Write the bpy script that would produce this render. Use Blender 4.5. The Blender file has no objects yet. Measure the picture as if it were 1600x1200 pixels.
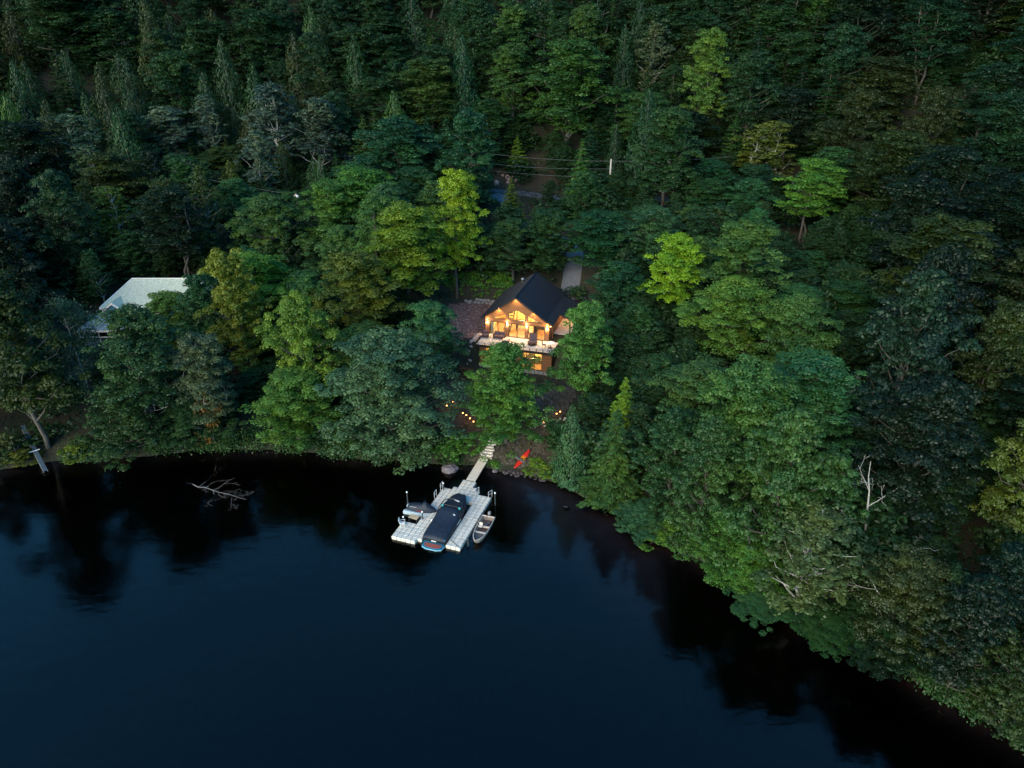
import bpy, math, random
import numpy as np
from mathutils import Vector, Matrix, Euler
random.seed(7)
S = bpy.context.scene
COL = S.collection
R = math.radians

# ---------------------------------------------------------------- camera, world, sun, exposure
cam_d = bpy.data.cameras.new('camera'); cam = bpy.data.objects.new('camera', cam_d); COL.objects.link(cam)
cam.location = (0, 0, 45); cam.rotation_euler = (R(90-27.5), 0, 0)
cam_d.sensor_width = 36; cam_d.lens = 24.75; cam_d.clip_start = .5; cam_d.clip_end = 4000
S.camera = cam

W = bpy.data.worlds.new('World'); S.world = W; W.use_nodes = True
wn = W.node_tree.nodes; wl = W.node_tree.links
bg = wn['Background']; sky = wn.new('ShaderNodeTexSky'); sky.sky_type = 'NISHITA'; sky.sun_disc = False
SUN_EL, SUN_AZ = R(22), R(215)          # low veiled evening sun over the lake, behind the camera and to its left
sky.sun_elevation = SUN_EL; sky.sun_rotation = SUN_AZ; sky.air_density = 1.0; sky.dust_density = .6; sky.ozone_density = 5
tn = wn.new('ShaderNodeMix'); tn.data_type = 'RGBA'; tn.blend_type = 'MULTIPLY'; tn.inputs[0].default_value = 1; tn.inputs[7].default_value = (.44, 1, 1, 1)   # dusk sky leans to teal
wl.new(sky.outputs[0], tn.inputs[6]); wl.new(tn.outputs[2], bg.inputs[0]); bg.inputs[1].default_value = .14
sl = bpy.data.lights.new('sun', 'SUN'); sl.energy = 1.9; sl.angle = R(60); sl.color = (1, .66, .34)
sun = bpy.data.objects.new('sun', sl); COL.objects.link(sun)
sd = Vector((math.sin(SUN_AZ)*math.cos(SUN_EL), math.cos(SUN_AZ)*math.cos(SUN_EL), math.sin(SUN_EL)))
sun.rotation_euler = sd.to_track_quat('Z', 'Y').to_euler(); sun.location = (-40, -60, 90)
vs = S.view_settings; S.display_settings.display_device = 'sRGB'
vs.view_transform = 'Standard'; vs.look = 'None'; vs.gamma = 1; vs.use_curve_mapping = False; vs.exposure = 1.62
cy = S.cycles
cy.max_bounces = 7; cy.diffuse_bounces = 3; cy.glossy_bounces = 3; cy.transmission_bounces = 5; cy.transparent_max_bounces = 10; cy.volume_bounces = 0
cy.caustics_reflective = False; cy.caustics_refractive = False; cy.sample_clamp_indirect = 4
cy.use_denoising = True
# ---------------------------------------------------------------- terrain height (metres above the lake)
SHORE = np.array([(-900,40),(-400,60),(-120,55),(-80,60),(-60,64.5),(-53,67),(-43,68),(-37,69.5),(-26,69.5),(-17,67.5),(-10,67),(-7.2,66.2),(-4,66.3),
    (-1.4,65.2),(2.1,64.4),(4.9,63.2),(6.8,61.4),(10.4,58),(12.6,56.5),(14.5,53.5),(17.3,50.5),(21.8,47),(24,42.5),(27,40.5),
    (29.5,38.5),(32.5,35),(36,31.5),(45,20),(60,0),(90,-60),(150,-200),(260,-500)], float)
HPROF = np.array([(-400,-14),(-25,-9),(-14,-3.2),(-8,-1.1),(-4,-.55),(-1,-.25),(0,0),(2,.9),(6,1.8),(19,4.6),(30,7),(45,10),(70,13),(80,14),(100,25),
    (130,43),(170,68),(300,140),(500,220),(1500,320)], float)
CO = (-3.63, 88.78); CA = math.radians(16.6)          # cabin corner and turn
def sstep(a, b, x):
    t = np.clip((x-a)/(b-a), 0, 1); return t*t*(3-2*t)
def shore_dist(x, y):
    x = np.asarray(x, float); y = np.asarray(y, float)
    best = np.full(np.broadcast(x, y).shape, 1e18)
    for (ax, ay), (bx, by) in zip(SHORE[:-1], SHORE[1:]):
        dx, dy = bx-ax, by-ay
        t = np.clip(((x-ax)*dx+(y-ay)*dy)/(dx*dx+dy*dy), 0, 1)
        best = np.minimum(best, (x-ax-t*dx)**2+(y-ay-t*dy)**2)
    s = np.where(y > np.interp(x, SHORE[:,0], SHORE[:,1]), 1, -1)
    return s*np.sqrt(best)
def cabin_local(x, y):
    dx, dy = np.asarray(x, float)-CO[0], np.asarray(y, float)-CO[1]
    return dx*math.cos(CA)-dy*math.sin(CA), dx*math.sin(CA)+dy*math.cos(CA)
def box_mask(lx, ly, x0, x1, y0, y1, b):
    return sstep(x0-b, x0, lx)*(1-sstep(x1, x1+b, lx))*sstep(y0-b, y0, ly)*(1-sstep(y1, y1+b, ly))
def height(x, y):
    x = np.asarray(x, float); y = np.asarray(y, float)
    d = shore_dist(x, y)
    h = np.interp(d, HPROF[:,0], HPROF[:,1])
    h = np.where(d < 0, h*(1+7*(1-sstep(-6, 0, x)*(1-sstep(13, 18, x)))), h)
    n = np.sin(x*.13+1.3)*np.cos(y*.11)*.6 + np.sin(x*.31+y*.27)*.25 + np.sin(x*.045-y*.03)*1.6*sstep(60, 120, d)
    h = h + n*sstep(3, 16, d)
    lx, ly = cabin_local(x, y)
    m = box_mask(lx, ly, -2.5, 11.5, -8, -3.4, 2.5); h = h*(1-m)+3.2*m
    m = box_mask(lx, ly, -1, 11, -4.5, -1.3, .5); h = h*(1-m)+3.2*m
    m = box_mask(lx, ly, -9.5, 13, -2.6, 11.5, 1.2)*(1-box_mask(lx, ly, .2, 10.2, -9, -1.3, .6)); h = h*(1-m)+6.3*m
    return h
# ---------------------------------------------------------------- helpers: tags, materials, meshes
def tag(o, label=None, cat=None, group=None, kind=None):
    if label: o['label'] = label
    if cat: o['category'] = cat
    if group: o['group'] = group
    if kind: o['kind'] = kind
    return o
def empty(name, loc=(0, 0, 0), rz=0, label=None, cat=None, group=None, parent=None):
    o = bpy.data.objects.new(name, None); COL.objects.link(o); o.location = loc; o.rotation_euler = (0, 0, rz)
    o.empty_display_size = .3
    if parent: o.parent = parent
    return tag(o, label, cat, group)
def link(name, me, parent=None, loc=(0, 0, 0), rot=(0, 0, 0), scale=(1, 1, 1)):
    o = bpy.data.objects.new(name, me); COL.objects.link(o); o.location = loc; o.rotation_euler = rot; o.scale = scale
    if parent: o.parent = parent
    return o
def copy_tree(o, parent=None):
    c = o.copy(); COL.objects.link(c)
    if parent: c.parent = parent
    for ch in list(o.children): copy_tree(ch, c)
    return c

MATS = {}
def mat(name, col, rough=.6, metal=0., noise=None, bump=None, emit=None, spec=.5, coords='Object', stretch=None, specks=None):
    """noise=(scale, amount[, second colour]); bump=(scale, strength); specks=(scale, colour, threshold)"""
    if name in MATS: return MATS[name]
    m = bpy.data.materials.new(name); m.use_nodes = True; nt = m.node_tree; n = nt.nodes; l = nt.links
    b = n['Principled BSDF']; b.inputs['Roughness'].default_value = rough; b.inputs['Metallic'].default_value = metal
    b.inputs['Specular IOR Level'].default_value = spec
    base = (*col, 1); b.inputs['Base Color'].default_value = base
    tc = n.new('ShaderNodeTexCoord'); mp = n.new('ShaderNodeMapping'); l.new(tc.outputs[coords], mp.inputs[0])
    if stretch: mp.inputs['Scale'].default_value = stretch
    out = None
    if noise:
        tx = n.new('ShaderNodeTexNoise'); tx.inputs['Scale'].default_value = noise[0]; tx.inputs['Detail'].default_value = 6; tx.inputs['Roughness'].default_value = .65
        l.new(mp.outputs[0], tx.inputs['Vector'])
        mx = n.new('ShaderNodeMix'); mx.data_type = 'RGBA'
        c2 = noise[2] if len(noise) > 2 else tuple(c*(1-noise[1]) for c in col)
        mx.inputs[6].default_value = base if len(noise) > 2 else (*[min(1, c*(1+noise[1]*.6)) for c in col], 1)
        mx.inputs[7].default_value = (*c2, 1)
        rp = n.new('ShaderNodeValToRGB'); rp.color_ramp.elements[0].position = .35; rp.color_ramp.elements[1].position = .65
        l.new(tx.outputs[0], rp.inputs[0]); l.new(rp.outputs[0], mx.inputs[0]); out = mx.outputs[2]
    if specks:
        vo = n.new('ShaderNodeTexVoronoi'); vo.inputs['Scale'].default_value = specks[0]; l.new(mp.outputs[0], vo.inputs['Vector'])
        sp = n.new('ShaderNodeSeparateColor'); l.new(vo.outputs['Color'], sp.inputs[0])
        th = n.new('ShaderNodeMath'); th.operation = 'GREATER_THAN'; th.inputs[1].default_value = specks[2]; l.new(sp.outputs[0], th.inputs[0])
        m2 = n.new('ShaderNodeMix'); m2.data_type = 'RGBA'; m2.inputs[7].default_value = (*specks[1], 1); m2.inputs[6].default_value = base
        if out: l.new(out, m2.inputs[6])
        l.new(th.outputs[0], m2.inputs[0]); out = m2.outputs[2]
    if out: l.new(out, b.inputs['Base Color'])
    if bump:
        tb = n.new('ShaderNodeTexNoise'); tb.inputs['Scale'].default_value = bump[0]; tb.inputs['Detail'].default_value = 5
        l.new(mp.outputs[0], tb.inputs['Vector'])
        bp = n.new('ShaderNodeBump'); bp.inputs['Strength'].default_value = bump[1]; bp.inputs['Distance'].default_value = .1
        l.new(tb.outputs[0], bp.inputs['Height']); l.new(bp.outputs[0], b.inputs['Normal'])
    if emit:
        b.inputs['Emission Color'].default_value = (*emit[0], 1); b.inputs['Emission Strength'].default_value = emit[1]
    MATS[name] = m; return m
def board_mat(name, c1, c2, pitch, axis=2, rough=.55):
    """wooden boards: each board its own tone, with a groove between them"""
    if name in MATS: return MATS[name]
    m = mat(name, c1, rough); nt = m.node_tree; n = nt.nodes; l = nt.links; b = n['Principled BSDF']
    tc = n['Texture Coordinate']; sp = n.new('ShaderNodeSeparateXYZ'); l.new(tc.outputs['Object'], sp.inputs[0])
    dv = n.new('ShaderNodeMath'); dv.operation = 'DIVIDE'; dv.inputs[1].default_value = pitch; l.new(sp.outputs[axis], dv.inputs[0])
    fl = n.new('ShaderNodeMath'); fl.operation = 'FLOOR'; l.new(dv.outputs[0], fl.inputs[0])
    wn_ = n.new('ShaderNodeTexWhiteNoise'); wn_.noise_dimensions = '1D'; l.new(fl.outputs[0], wn_.inputs['W'])
    gr = n.new('ShaderNodeTexNoise'); gr.inputs['Scale'].default_value = 3; gr.inputs['Detail'].default_value = 6
    mp = n['Mapping']; sc = [1.2, 1.2, 1.2]; sc[axis] = 14; mp.inputs['Scale'].default_value = sc; l.new(mp.outputs[0], gr.inputs['Vector'])
    ad = n.new('ShaderNodeMath'); ad.operation = 'MULTIPLY_ADD'; ad.inputs[1].default_value = .6; l.new(gr.outputs[0], ad.inputs[0])
    s2 = n.new('ShaderNodeMath'); s2.operation = 'MULTIPLY_ADD'; s2.inputs[1].default_value = .6; s2.inputs[2].default_value = -.1; l.new(wn_.outputs[0], s2.inputs[0]); l.new(s2.outputs[0], ad.inputs[2])
    mx = n.new('ShaderNodeMix'); mx.data_type = 'RGBA'; mx.inputs[6].default_value = (*c1, 1); mx.inputs[7].default_value = (*c2, 1)
    l.new(ad.outputs[0], mx.inputs[0]); l.new(mx.outputs[2], b.inputs['Base Color'])
    fr = n.new('ShaderNodeMath'); fr.operation = 'FRACT'; l.new(dv.outputs[0], fr.inputs[0])
    g = n.new('ShaderNodeMath'); g.operation = 'GREATER_THAN'; g.inputs[1].default_value = .12; l.new(fr.outputs[0], g.inputs[0])
    bp = n.new('ShaderNodeBump'); bp.inputs['Strength'].default_value = .8; bp.inputs['Distance'].default_value = .02
    l.new(g.outputs[0], bp.inputs['Height']); l.new(bp.outputs[0], b.inputs['Normal'])
    return m
def glass_mat(name, tint=(.9, .95, .95), rough=.02):
    if name in MATS: return MATS[name]
    m = bpy.data.materials.new(name); m.use_nodes = True; nt = m.node_tree; n = nt.nodes; l = nt.links
    n.remove(n['Principled BSDF']); o = n['Material Output']
    t = n.new('ShaderNodeBsdfTransparent'); t.inputs[0].default_value = (*tint, 1)
    g = n.new('ShaderNodeBsdfGlossy'); g.inputs['Roughness'].default_value = rough
    f = n.new('ShaderNodeFresnel'); f.inputs[0].default_value = 1.5
    x = n.new('ShaderNodeMixShader'); l.new(f.outputs[0], x.inputs[0]); l.new(t.outputs[0], x.inputs[1]); l.new(g.outputs[0], x.inputs[2]); l.new(x.outputs[0], o.inputs[0])
    MATS[name] = m; return m

def mesh_np(name, V, F, m, smooth=False, tint=None):
    """V (n,3); F (k,4) or (k,3) arrays"""
    me = bpy.data.meshes.new(name); V = np.ascontiguousarray(V, np.float32); F = np.ascontiguousarray(F, np.int32)
    k, c = F.shape
    me.vertices.add(len(V)); me.vertices.foreach_set('co', V.ravel())
    me.loops.add(k*c); me.loops.foreach_set('vertex_index', F.ravel())
    me.polygons.add(k); me.polygons.foreach_set('loop_start', np.arange(0, k*c, c, dtype=np.int32)); me.polygons.foreach_set('loop_total', np.full(k, c, np.int32))
    if smooth: me.polygons.foreach_set('use_smooth', np.ones(k, bool))
    if tint is not None:
        a = me.attributes.new('tint', 'FLOAT', 'FACE'); a.data.foreach_set('value', np.ascontiguousarray(tint, np.float32))
    me.materials.append(m); me.update(calc_edges=True); return me

class MB:
    """collects shapes for one mesh"""
    def __init__(s): s.v = []; s.f = []; s.M = None
    def add(s, vs_, fs):
        o = len(s.v)
        s.v += [tuple(s.M @ Vector(v)) if s.M else tuple(v) for v in vs_]; s.f += [tuple(i+o for i in f) for f in fs]; return s
    def box(s, x0, x1, y0, y1, z0, z1, bev=0):
        if bev <= 0:
            v = [(x0,y0,z0),(x1,y0,z0),(x1,y1,z0),(x0,y1,z0),(x0,y0,z1),(x1,y0,z1),(x1,y1,z1),(x0,y1,z1)]
            return s.add(v, [(3,2,1,0),(4,5,6,7),(0,1,5,4),(1,2,6,5),(2,3,7,6),(3,0,4,7)])
        b = bev; rings = []
        for z, i in ((z0, b), (z0+b, 0), (z1-b, 0), (z1, b)):
            X0, X1, Y0, Y1 = x0+i, x1-i, y0+i, y1-i
            rings.append([(X0+b,Y0,z),(X1-b,Y0,z),(X1,Y0+b,z),(X1,Y1-b,z),(X1-b,Y1,z),(X0+b,Y1,z),(X0,Y1-b,z),(X0,Y0+b,z)])
        return s.rings(rings, True, True)
    def cbox(s, c, d, rot=None, bev=0):
        M0 = s.M; m = Matrix.Translation(Vector(c)) @ (Euler(rot).to_matrix().to_4x4() if rot else Matrix.Identity(4))
        s.M = (M0 @ m) if M0 else m; s.box(-d[0]/2, d[0]/2, -d[1]/2, d[1]/2, -d[2]/2, d[2]/2, bev); s.M = M0; return s
    def rings(s, rs, cap0=True, cap1=True, closed=True):
        n = len(rs[0]); v = [p for r in rs for p in r]; f = []
        for i in range(len(rs)-1):
            for j in range(n if closed else n-1):
                a, b_ = i*n+j, i*n+(j+1) % n; f.append((a, b_, b_+n, a+n))
        if cap0: f.append(tuple(range(n-1, -1, -1)))
        if cap1: f.append(tuple(range((len(rs)-1)*n, len(rs)*n)))
        return s.add(v, f)
    def tube(s, pts, r, seg=8, cap=True):
        pts = [Vector(p) for p in pts]; rr = r if isinstance(r, (list, tuple)) else [r]*len(pts); rs = []
        up = Vector((0, 0, 1)); u = None
        for i, p in enumerate(pts):
            t = (pts[min(i+1, len(pts)-1)]-pts[max(i-1, 0)]).normalized()
            if u is None: u = t.cross(up if abs(t.z) < .9 else Vector((1, 0, 0))).normalized()
            else: u = (u-t*u.dot(t)).normalized()
            w = t.cross(u); rs.append([tuple(p+(u*math.cos(a)+w*math.sin(a))*rr[i]) for a in [2*math.pi*k/seg for k in range(seg)]])
        return s.rings(rs, cap, cap)
    def lathe(s, prof, seg=12, c=(0, 0, 0)):
        rs = [[(c[0]+r*math.cos(2*math.pi*k/seg), c[1]+r*math.sin(2*math.pi*k/seg), c[2]+z) for k in range(seg)] for r, z in prof]
        return s.rings(rs, True, True)
    def ball(s, c, r, seg=10, sq=(1, 1, 1), jit=0, rnd=random):
        n = max(4, seg//2+1); rs = []
        for i in range(n+1):
            t = math.pi*(i/n)*.98+.01*math.pi; j = []
            for k in range(seg):
                q = r*(1+jit*(rnd.random()-.5)*2); a = 2*math.pi*k/seg
                j.append((c[0]+q*sq[0]*math.sin(t)*math.cos(a), c[1]+q*sq[1]*math.sin(t)*math.sin(a), c[2]-q*sq[2]*math.cos(t)))
            rs.append(j)
        return s.rings(rs, True, True)
    def prism(s, poly, y0, y1):
        """poly in x,z (counter-clockwise seen from -y), pushed from y0 to y1"""
        n = len(poly); v = [(x, y0, z) for x, z in poly]+[(x, y1, z) for x, z in poly]
        f = [tuple(range(n)), tuple(range(2*n-1, n-1, -1))]+[(i, i+n, (i+1) % n+n, (i+1) % n) for i in range(n)]
        return s.add(v, f)
    def slab(s, poly, z0, z1):
        n = len(poly); v = [(x, y, z0) for x, y in poly]+[(x, y, z1) for x, y in poly]
        f = [tuple(range(n-1, -1, -1)), tuple(range(n, 2*n))]+[(i, (i+1) % n, (i+1) % n+n, i+n) for i in range(n)]
        return s.add(v, f)
    def hexa(s, p):    # 8 points, bottom ring then top ring
        return s.add(p, [(3,2,1,0),(4,5,6,7),(0,1,5,4),(1,2,6,5),(2,3,7,6),(3,0,4,7)])
    def mesh(s, name, m, smooth=False):
        me = bpy.data.meshes.new(name); me.from_pydata(s.v, [], s.f); me.materials.append(m)
        if smooth:
            me.polygons.foreach_set('use_smooth', [True]*len(me.polygons))
        me.update(); return me
    def build(s, name, m, parent=None, smooth=False, loc=(0, 0, 0), rot=(0, 0, 0), **kw):
        o = link(name, s.mesh(name, m, smooth), parent, loc, rot)
        return tag(o, kw.get('label'), kw.get('cat'), kw.get('group'), kw.get('kind'))
def frame_poly(mb, poly, y0, y1, wdt, close=True):
    """bars along the edges of a polygon in x,z, lying inside it"""
    n = len(poly); cx = sum(p[0] for p in poly)/n; cz = sum(p[1] for p in poly)/n
    # inset polygon
    area = sum(poly[i][0]*poly[(i+1) % n][1]-poly[(i+1) % n][0]*poly[i][1] for i in range(n)); sg = 1 if area > 0 else -1
    lines = []
    for i in range(n):
        a, b = poly[i], poly[(i+1) % n]; dx, dz = b[0]-a[0], b[1]-a[1]; L = math.hypot(dx, dz); nx, nz = -dz/L*sg, dx/L*sg
        lines.append(((a[0]+nx*wdt, a[1]+nz*wdt), (dx, dz)))
    ins = []
    for i in range(n):
        (p, d), (q, e) = lines[i-1], lines[i]; den = d[0]*e[1]-d[1]*e[0]
        t = ((q[0]-p[0])*e[1]-(q[1]-p[1])*e[0])/den if abs(den) > 1e-9 else 0
        ins.append((p[0]+d[0]*t, p[1]+d[1]*t))
    for i in range(n):
        j = (i+1) % n; mb.prism([poly[i], poly[j], ins[j], ins[i]], y0, y1)
    return ins
def point(name, loc, energy, col=(1, .62, .26), r=.06, parent=None):
    l = bpy.data.lights.new(name, 'POINT'); l.energy = energy*2.5; l.color = col; l.shadow_soft_size = r
    o = bpy.data.objects.new(name, l); COL.objects.link(o); o.location = loc
    if parent: o.parent = parent
    return o
# ---------------------------------------------------------------- the ground, lake, road, drive, yard
def spaced(a, b, fine0, fine1, fine, coarse_ratio=1.22):
    xs = list(np.arange(fine0, fine1+fine/2, fine)); st = fine; x = fine1
    while x < b: st *= coarse_ratio; x += st; xs.append(x)
    st = fine; x = fine0; lo = []
    while x > a: st *= coarse_ratio; x -= st; lo.append(x)
    return np.array(lo[::-1]+xs)
gx = spaced(-1300, 1300, -66, 60, .8); gy = spaced(-700, 1500, 26, 130, .8)
GX, GY = np.meshgrid(gx, gy, indexing='ij'); GZ = height(GX, GY)
nx_, ny_ = GX.shape; idx = np.arange(nx_*ny_).reshape(nx_, ny_)
F = np.stack([idx[:-1,:-1].ravel(), idx[1:,:-1].ravel(), idx[1:,1:].ravel(), idx[:-1,1:].ravel()], 1)
m_soil = mat('forest_floor', (.014, .022, .010), .95, noise=(.35, .5, (.022, .017, .010)), bump=(3, .6), specks=(9, (.035, .035, .018), .8), coords='Object')
# below the waterline the bed is brown silt
nt = m_soil.node_tree; gp = nt.nodes.new('ShaderNodeNewGeometry'); sz = nt.nodes.new('ShaderNodeSeparateXYZ'); nt.links.new(gp.outputs['Position'], sz.inputs[0])
st_ = nt.nodes.new('ShaderNodeMapRange'); st_.inputs[1].default_value = -.02; st_.inputs[2].default_value = -.3; nt.links.new(sz.outputs[2], st_.inputs[0])
pb = nt.nodes['Principled BSDF']; old = pb.inputs['Base Color'].links[0].from_socket
ns_ = nt.nodes.new('ShaderNodeTexNoise'); ns_.inputs['Scale'].default_value = .5; ns_.inputs['Detail'].default_value = 6; nt.links.new(gp.outputs['Position'], ns_.inputs['Vector'])
c1 = nt.nodes.new('ShaderNodeMix'); c1.data_type = 'RGBA'; c1.inputs[6].default_value = (.13, .085, .085, 1); c1.inputs[7].default_value = (.34, .225, .22, 1); nt.links.new(ns_.outputs[0], c1.inputs[0])
c2 = nt.nodes.new('ShaderNodeMix'); c2.data_type = 'RGBA'; nt.links.new(st_.outputs[0], c2.inputs[0]); nt.links.new(old, c2.inputs[6]); nt.links.new(c1.outputs[2], c2.inputs[7]); nt.links.new(c2.outputs[2], pb.inputs['Base Color'])
tag(link('ground', mesh_np('ground', np.stack([GX.ravel(), GY.ravel(), GZ.ravel()], 1), F, m_soil, True)), 'wooded hillside ground sloping down to the lake bed', kind='structure')

def lake_material():
    m = bpy.data.materials.new('lake_water'); m.use_nodes = True; nt = m.node_tree; n = nt.nodes; l = nt.links
    n.remove(n['Principled BSDF']); o = n['Material Output']
    t = n.new('ShaderNodeBsdfTransparent'); t.inputs[0].default_value = (.9, .8, .78, 1)
    g = n.new('ShaderNodeBsdfGlossy'); g.inputs['Roughness'].default_value = .11
    f = n.new('ShaderNodeFresnel'); f.inputs[0].default_value = 1.42
    x = n.new('ShaderNodeMixShader'); l.new(f.outputs[0], x.inputs[0]); l.new(t.outputs[0], x.inputs[1]); l.new(g.outputs[0], x.inputs[2]); l.new(x.outputs[0], o.inputs[0])
    tc = n.new('ShaderNodeTexCoord'); mp = n.new('ShaderNodeMapping'); mp.inputs['Scale'].default_value = (.5, 1.0, 1); l.new(tc.outputs['Object'], mp.inputs[0])
    tx = n.new('ShaderNodeTexNoise'); tx.inputs['Scale'].default_value = .9; tx.inputs['Detail'].default_value = 4; l.new(mp.outputs[0], tx.inputs['Vector'])
    bp = n.new('ShaderNodeBump'); bp.inputs['Strength'].default_value = .24; bp.inputs['Distance'].default_value = .12
    l.new(tx.outputs[0], bp.inputs['Height']); l.new(bp.outputs[0], g.inputs['Normal']); l.new(bp.outputs[0], f.inputs['Normal'])
    va = n.new('ShaderNodeVolumeAbsorption'); va.inputs[0].default_value = (.22, .2, .2, 1); va.inputs[1].default_value = 1.1
    l.new(va.outputs[0], o.inputs['Volume'])
    return m
wb = MB().box(-1250, 1250, -650, 140, -118, 0)
wb.build('lake_water', lake_material(), kind='structure', label='dark still lake water')

def ribbon(name, pts, halfw, m, lift=.04, kind='structure', label=None, step=1.0):
    P = []; pts = [Vector((*p, 0)) for p in pts]
    for a, b in zip(pts[:-1], pts[1:]):
        k = max(1, int((b-a).length/step)); P += [a.lerp(b, i/k) for i in range(k)]
    P.append(pts[-1]); V = []; nn = 5
    for i, p in enumerate(P):
        t = (P[min(i+2, len(P)-1)]-P[max(i-2, 0)]).normalized(); nrm = Vector((-t.y, t.x, 0))
        c = float(height(p.x, p.y))
        for j in range(nn):
            s = (j/(nn-1)*2-1); q = p+nrm*halfw*s
            V.append((q.x, q.y, max(c, float(height(q.x, q.y)))+lift-.25*(abs(s) > .9)))
    F = [(i*nn+j, i*nn+j+1, (i+1)*nn+j+1, (i+1)*nn+j) for i in range(len(P)-1) for j in range(nn-1)]
    me = mesh_np(name, np.array(V), np.array(F)[:, ::-1], m, True)
    return tag(link(name, me), label, kind=kind)
m_asph = mat('asphalt', (.075, .08, .092), .85, noise=(1.2, .3), bump=(30, .2))
m_grav = mat('drive_gravel', (.13, .15, .18), .9, noise=(1.0, .35, (.085, .10, .12)), bump=(14, .5), specks=(22, (.22, .23, .25), .8))
ribbon('road', [(-60,166),(-30,155),(-8,147),(2,143.5),(14,139),(26,136),(40,134.5),(70,136),(110,142)], 1.8, m_asph, .12, label='narrow paved road crossing the wooded slope')
ribbon('driveway', [(-5,145),(-1,140),(.2,132),(1,126),(5,121.5),(9,118),(10.2,113),(9.8,107),(9.0,102),(9.8,98.5)], 1.55, m_grav, .16, label='grey gravel driveway winding down to the cabin')
m_yard = mat('mulch', (.17, .085, .07), .95, noise=(.8, .5, (.085, .045, .04)), bump=(9, .9), specks=(7, (.34, .25, .23), .82))
def drape(name, poly, m, lift=.03, step=.7, label=None, kind='structure'):
    xs = [p[0] for p in poly]; ys = [p[1] for p in poly]
    def inside(x, y):
        c = False; j = len(poly)-1
        for i in range(len(poly)):
            xi, yi = poly[i]; xj, yj = poly[j]
            if (yi > y) != (yj > y) and x < (xj-xi)*(y-yi)/(yj-yi)+xi: c = not c
            j = i
        return c
    ax = np.arange(min(xs), max(xs)+step, step); ay = np.arange(min(ys), max(ys)+step, step); V = []; F = []; ids = {}
    def vid(i, j):
        if (i, j) not in ids: ids[i, j] = len(V); V.append((ax[i], ay[j], float(height(ax[i], ay[j]))+lift))
        return ids[i, j]
    for i in range(len(ax)-1):
        for j in range(len(ay)-1):
            if inside(ax[i]+step/2, ay[j]+step/2): F.append((vid(i, j), vid(i+1, j), vid(i+1, j+1), vid(i, j+1)))
    return tag(link(name, mesh_np(name, np.array(V), np.array(F), m, True)), label, kind=kind)
def cab(lx, ly, z=0):
    """cabin coordinates -> world"""
    return (CO[0]+lx*math.cos(CA)+ly*math.sin(CA), CO[1]-lx*math.sin(CA)+ly*math.cos(CA), z)
drape('mulch_yard', [cab(a, b)[:2] for a, b in [(-9.8,-2),(-9.5,4),(-9,9.5),(-6,11.6),(-1,11.8),(-.1,9),(-.1,-.2),(-1.2,-.6),(-3,-3)]], m_yard, .05, .5, 'reddish brown mulch yard beside the cabin')
m_bank = mat('dry_bank', (.06, .047, .034), .95, noise=(1.3, .5, (.035, .034, .018)), bump=(6, .8), specks=(8, (.13, .11, .085), .85))
drape('bare_bank', [(-7,67.2),(-4.4,66.8),(-1,66),(2,65.4),(4.3,64.4),(5.6,66.5),(5,70),(6.5,74),(8.5,79),(4,80.5),(-3,81),(-8,82.5),(-9.5,77),(-8,72)], m_bank, .04, .5, 'bare brown bank between cabin and shore')
# ---------------------------------------------------------------- the cabin
m_side = board_mat('cedar_siding', (.23, .105, .045), (.14, .062, .028), .14)
m_soff = board_mat('soffit_boards', (.36, .18, .075), (.28, .13, .05), .12, 0)
m_pine = board_mat('pine_panelling', (.62, .42, .19), (.52, .34, .15), .13, 2)
m_pinex = board_mat('pine_ceiling', (.62, .42, .19), (.52, .34, .15), .13, 1)
m_roofm = mat('black_metal_roof', (.004, .008, .017), .5, .1, noise=(.6, .2), spec=.3)
m_black = mat('black_frame', (.012, .012, .013), .45)
m_deck = mat('pale_deck', (.66, .60, .56), .75, noise=(1.4, .14), bump=(20, .1))
m_conc = mat('foundation_stone', (.22, .21, .20), .85, noise=(5, .35), bump=(7, .7))
m_glass = glass_mat('window_glass')
m_wfloor = board_mat('oak_floor', (.30, .17, .08), (.22, .12, .055), .2, 0)
m_white = mat('white_paint', (.75, .74, .72), .5, noise=(6, .08))
m_curt = mat('curtain_cloth', (.70, .62, .52), .8, noise=(5, .08))
m_lamp = mat('lamp_glow', (1, .75, .4), .4, emit=((1, .58, .22), 14))
m_dark = mat('dark_upholstery', (.05, .042, .05), .8, noise=(14, .3), bump=(40, .3))
m_stone = mat('rubble_stone', (.26, .245, .24), .85, noise=(3, .4, (.15, .14, .145)), bump=(5, .8))

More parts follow.
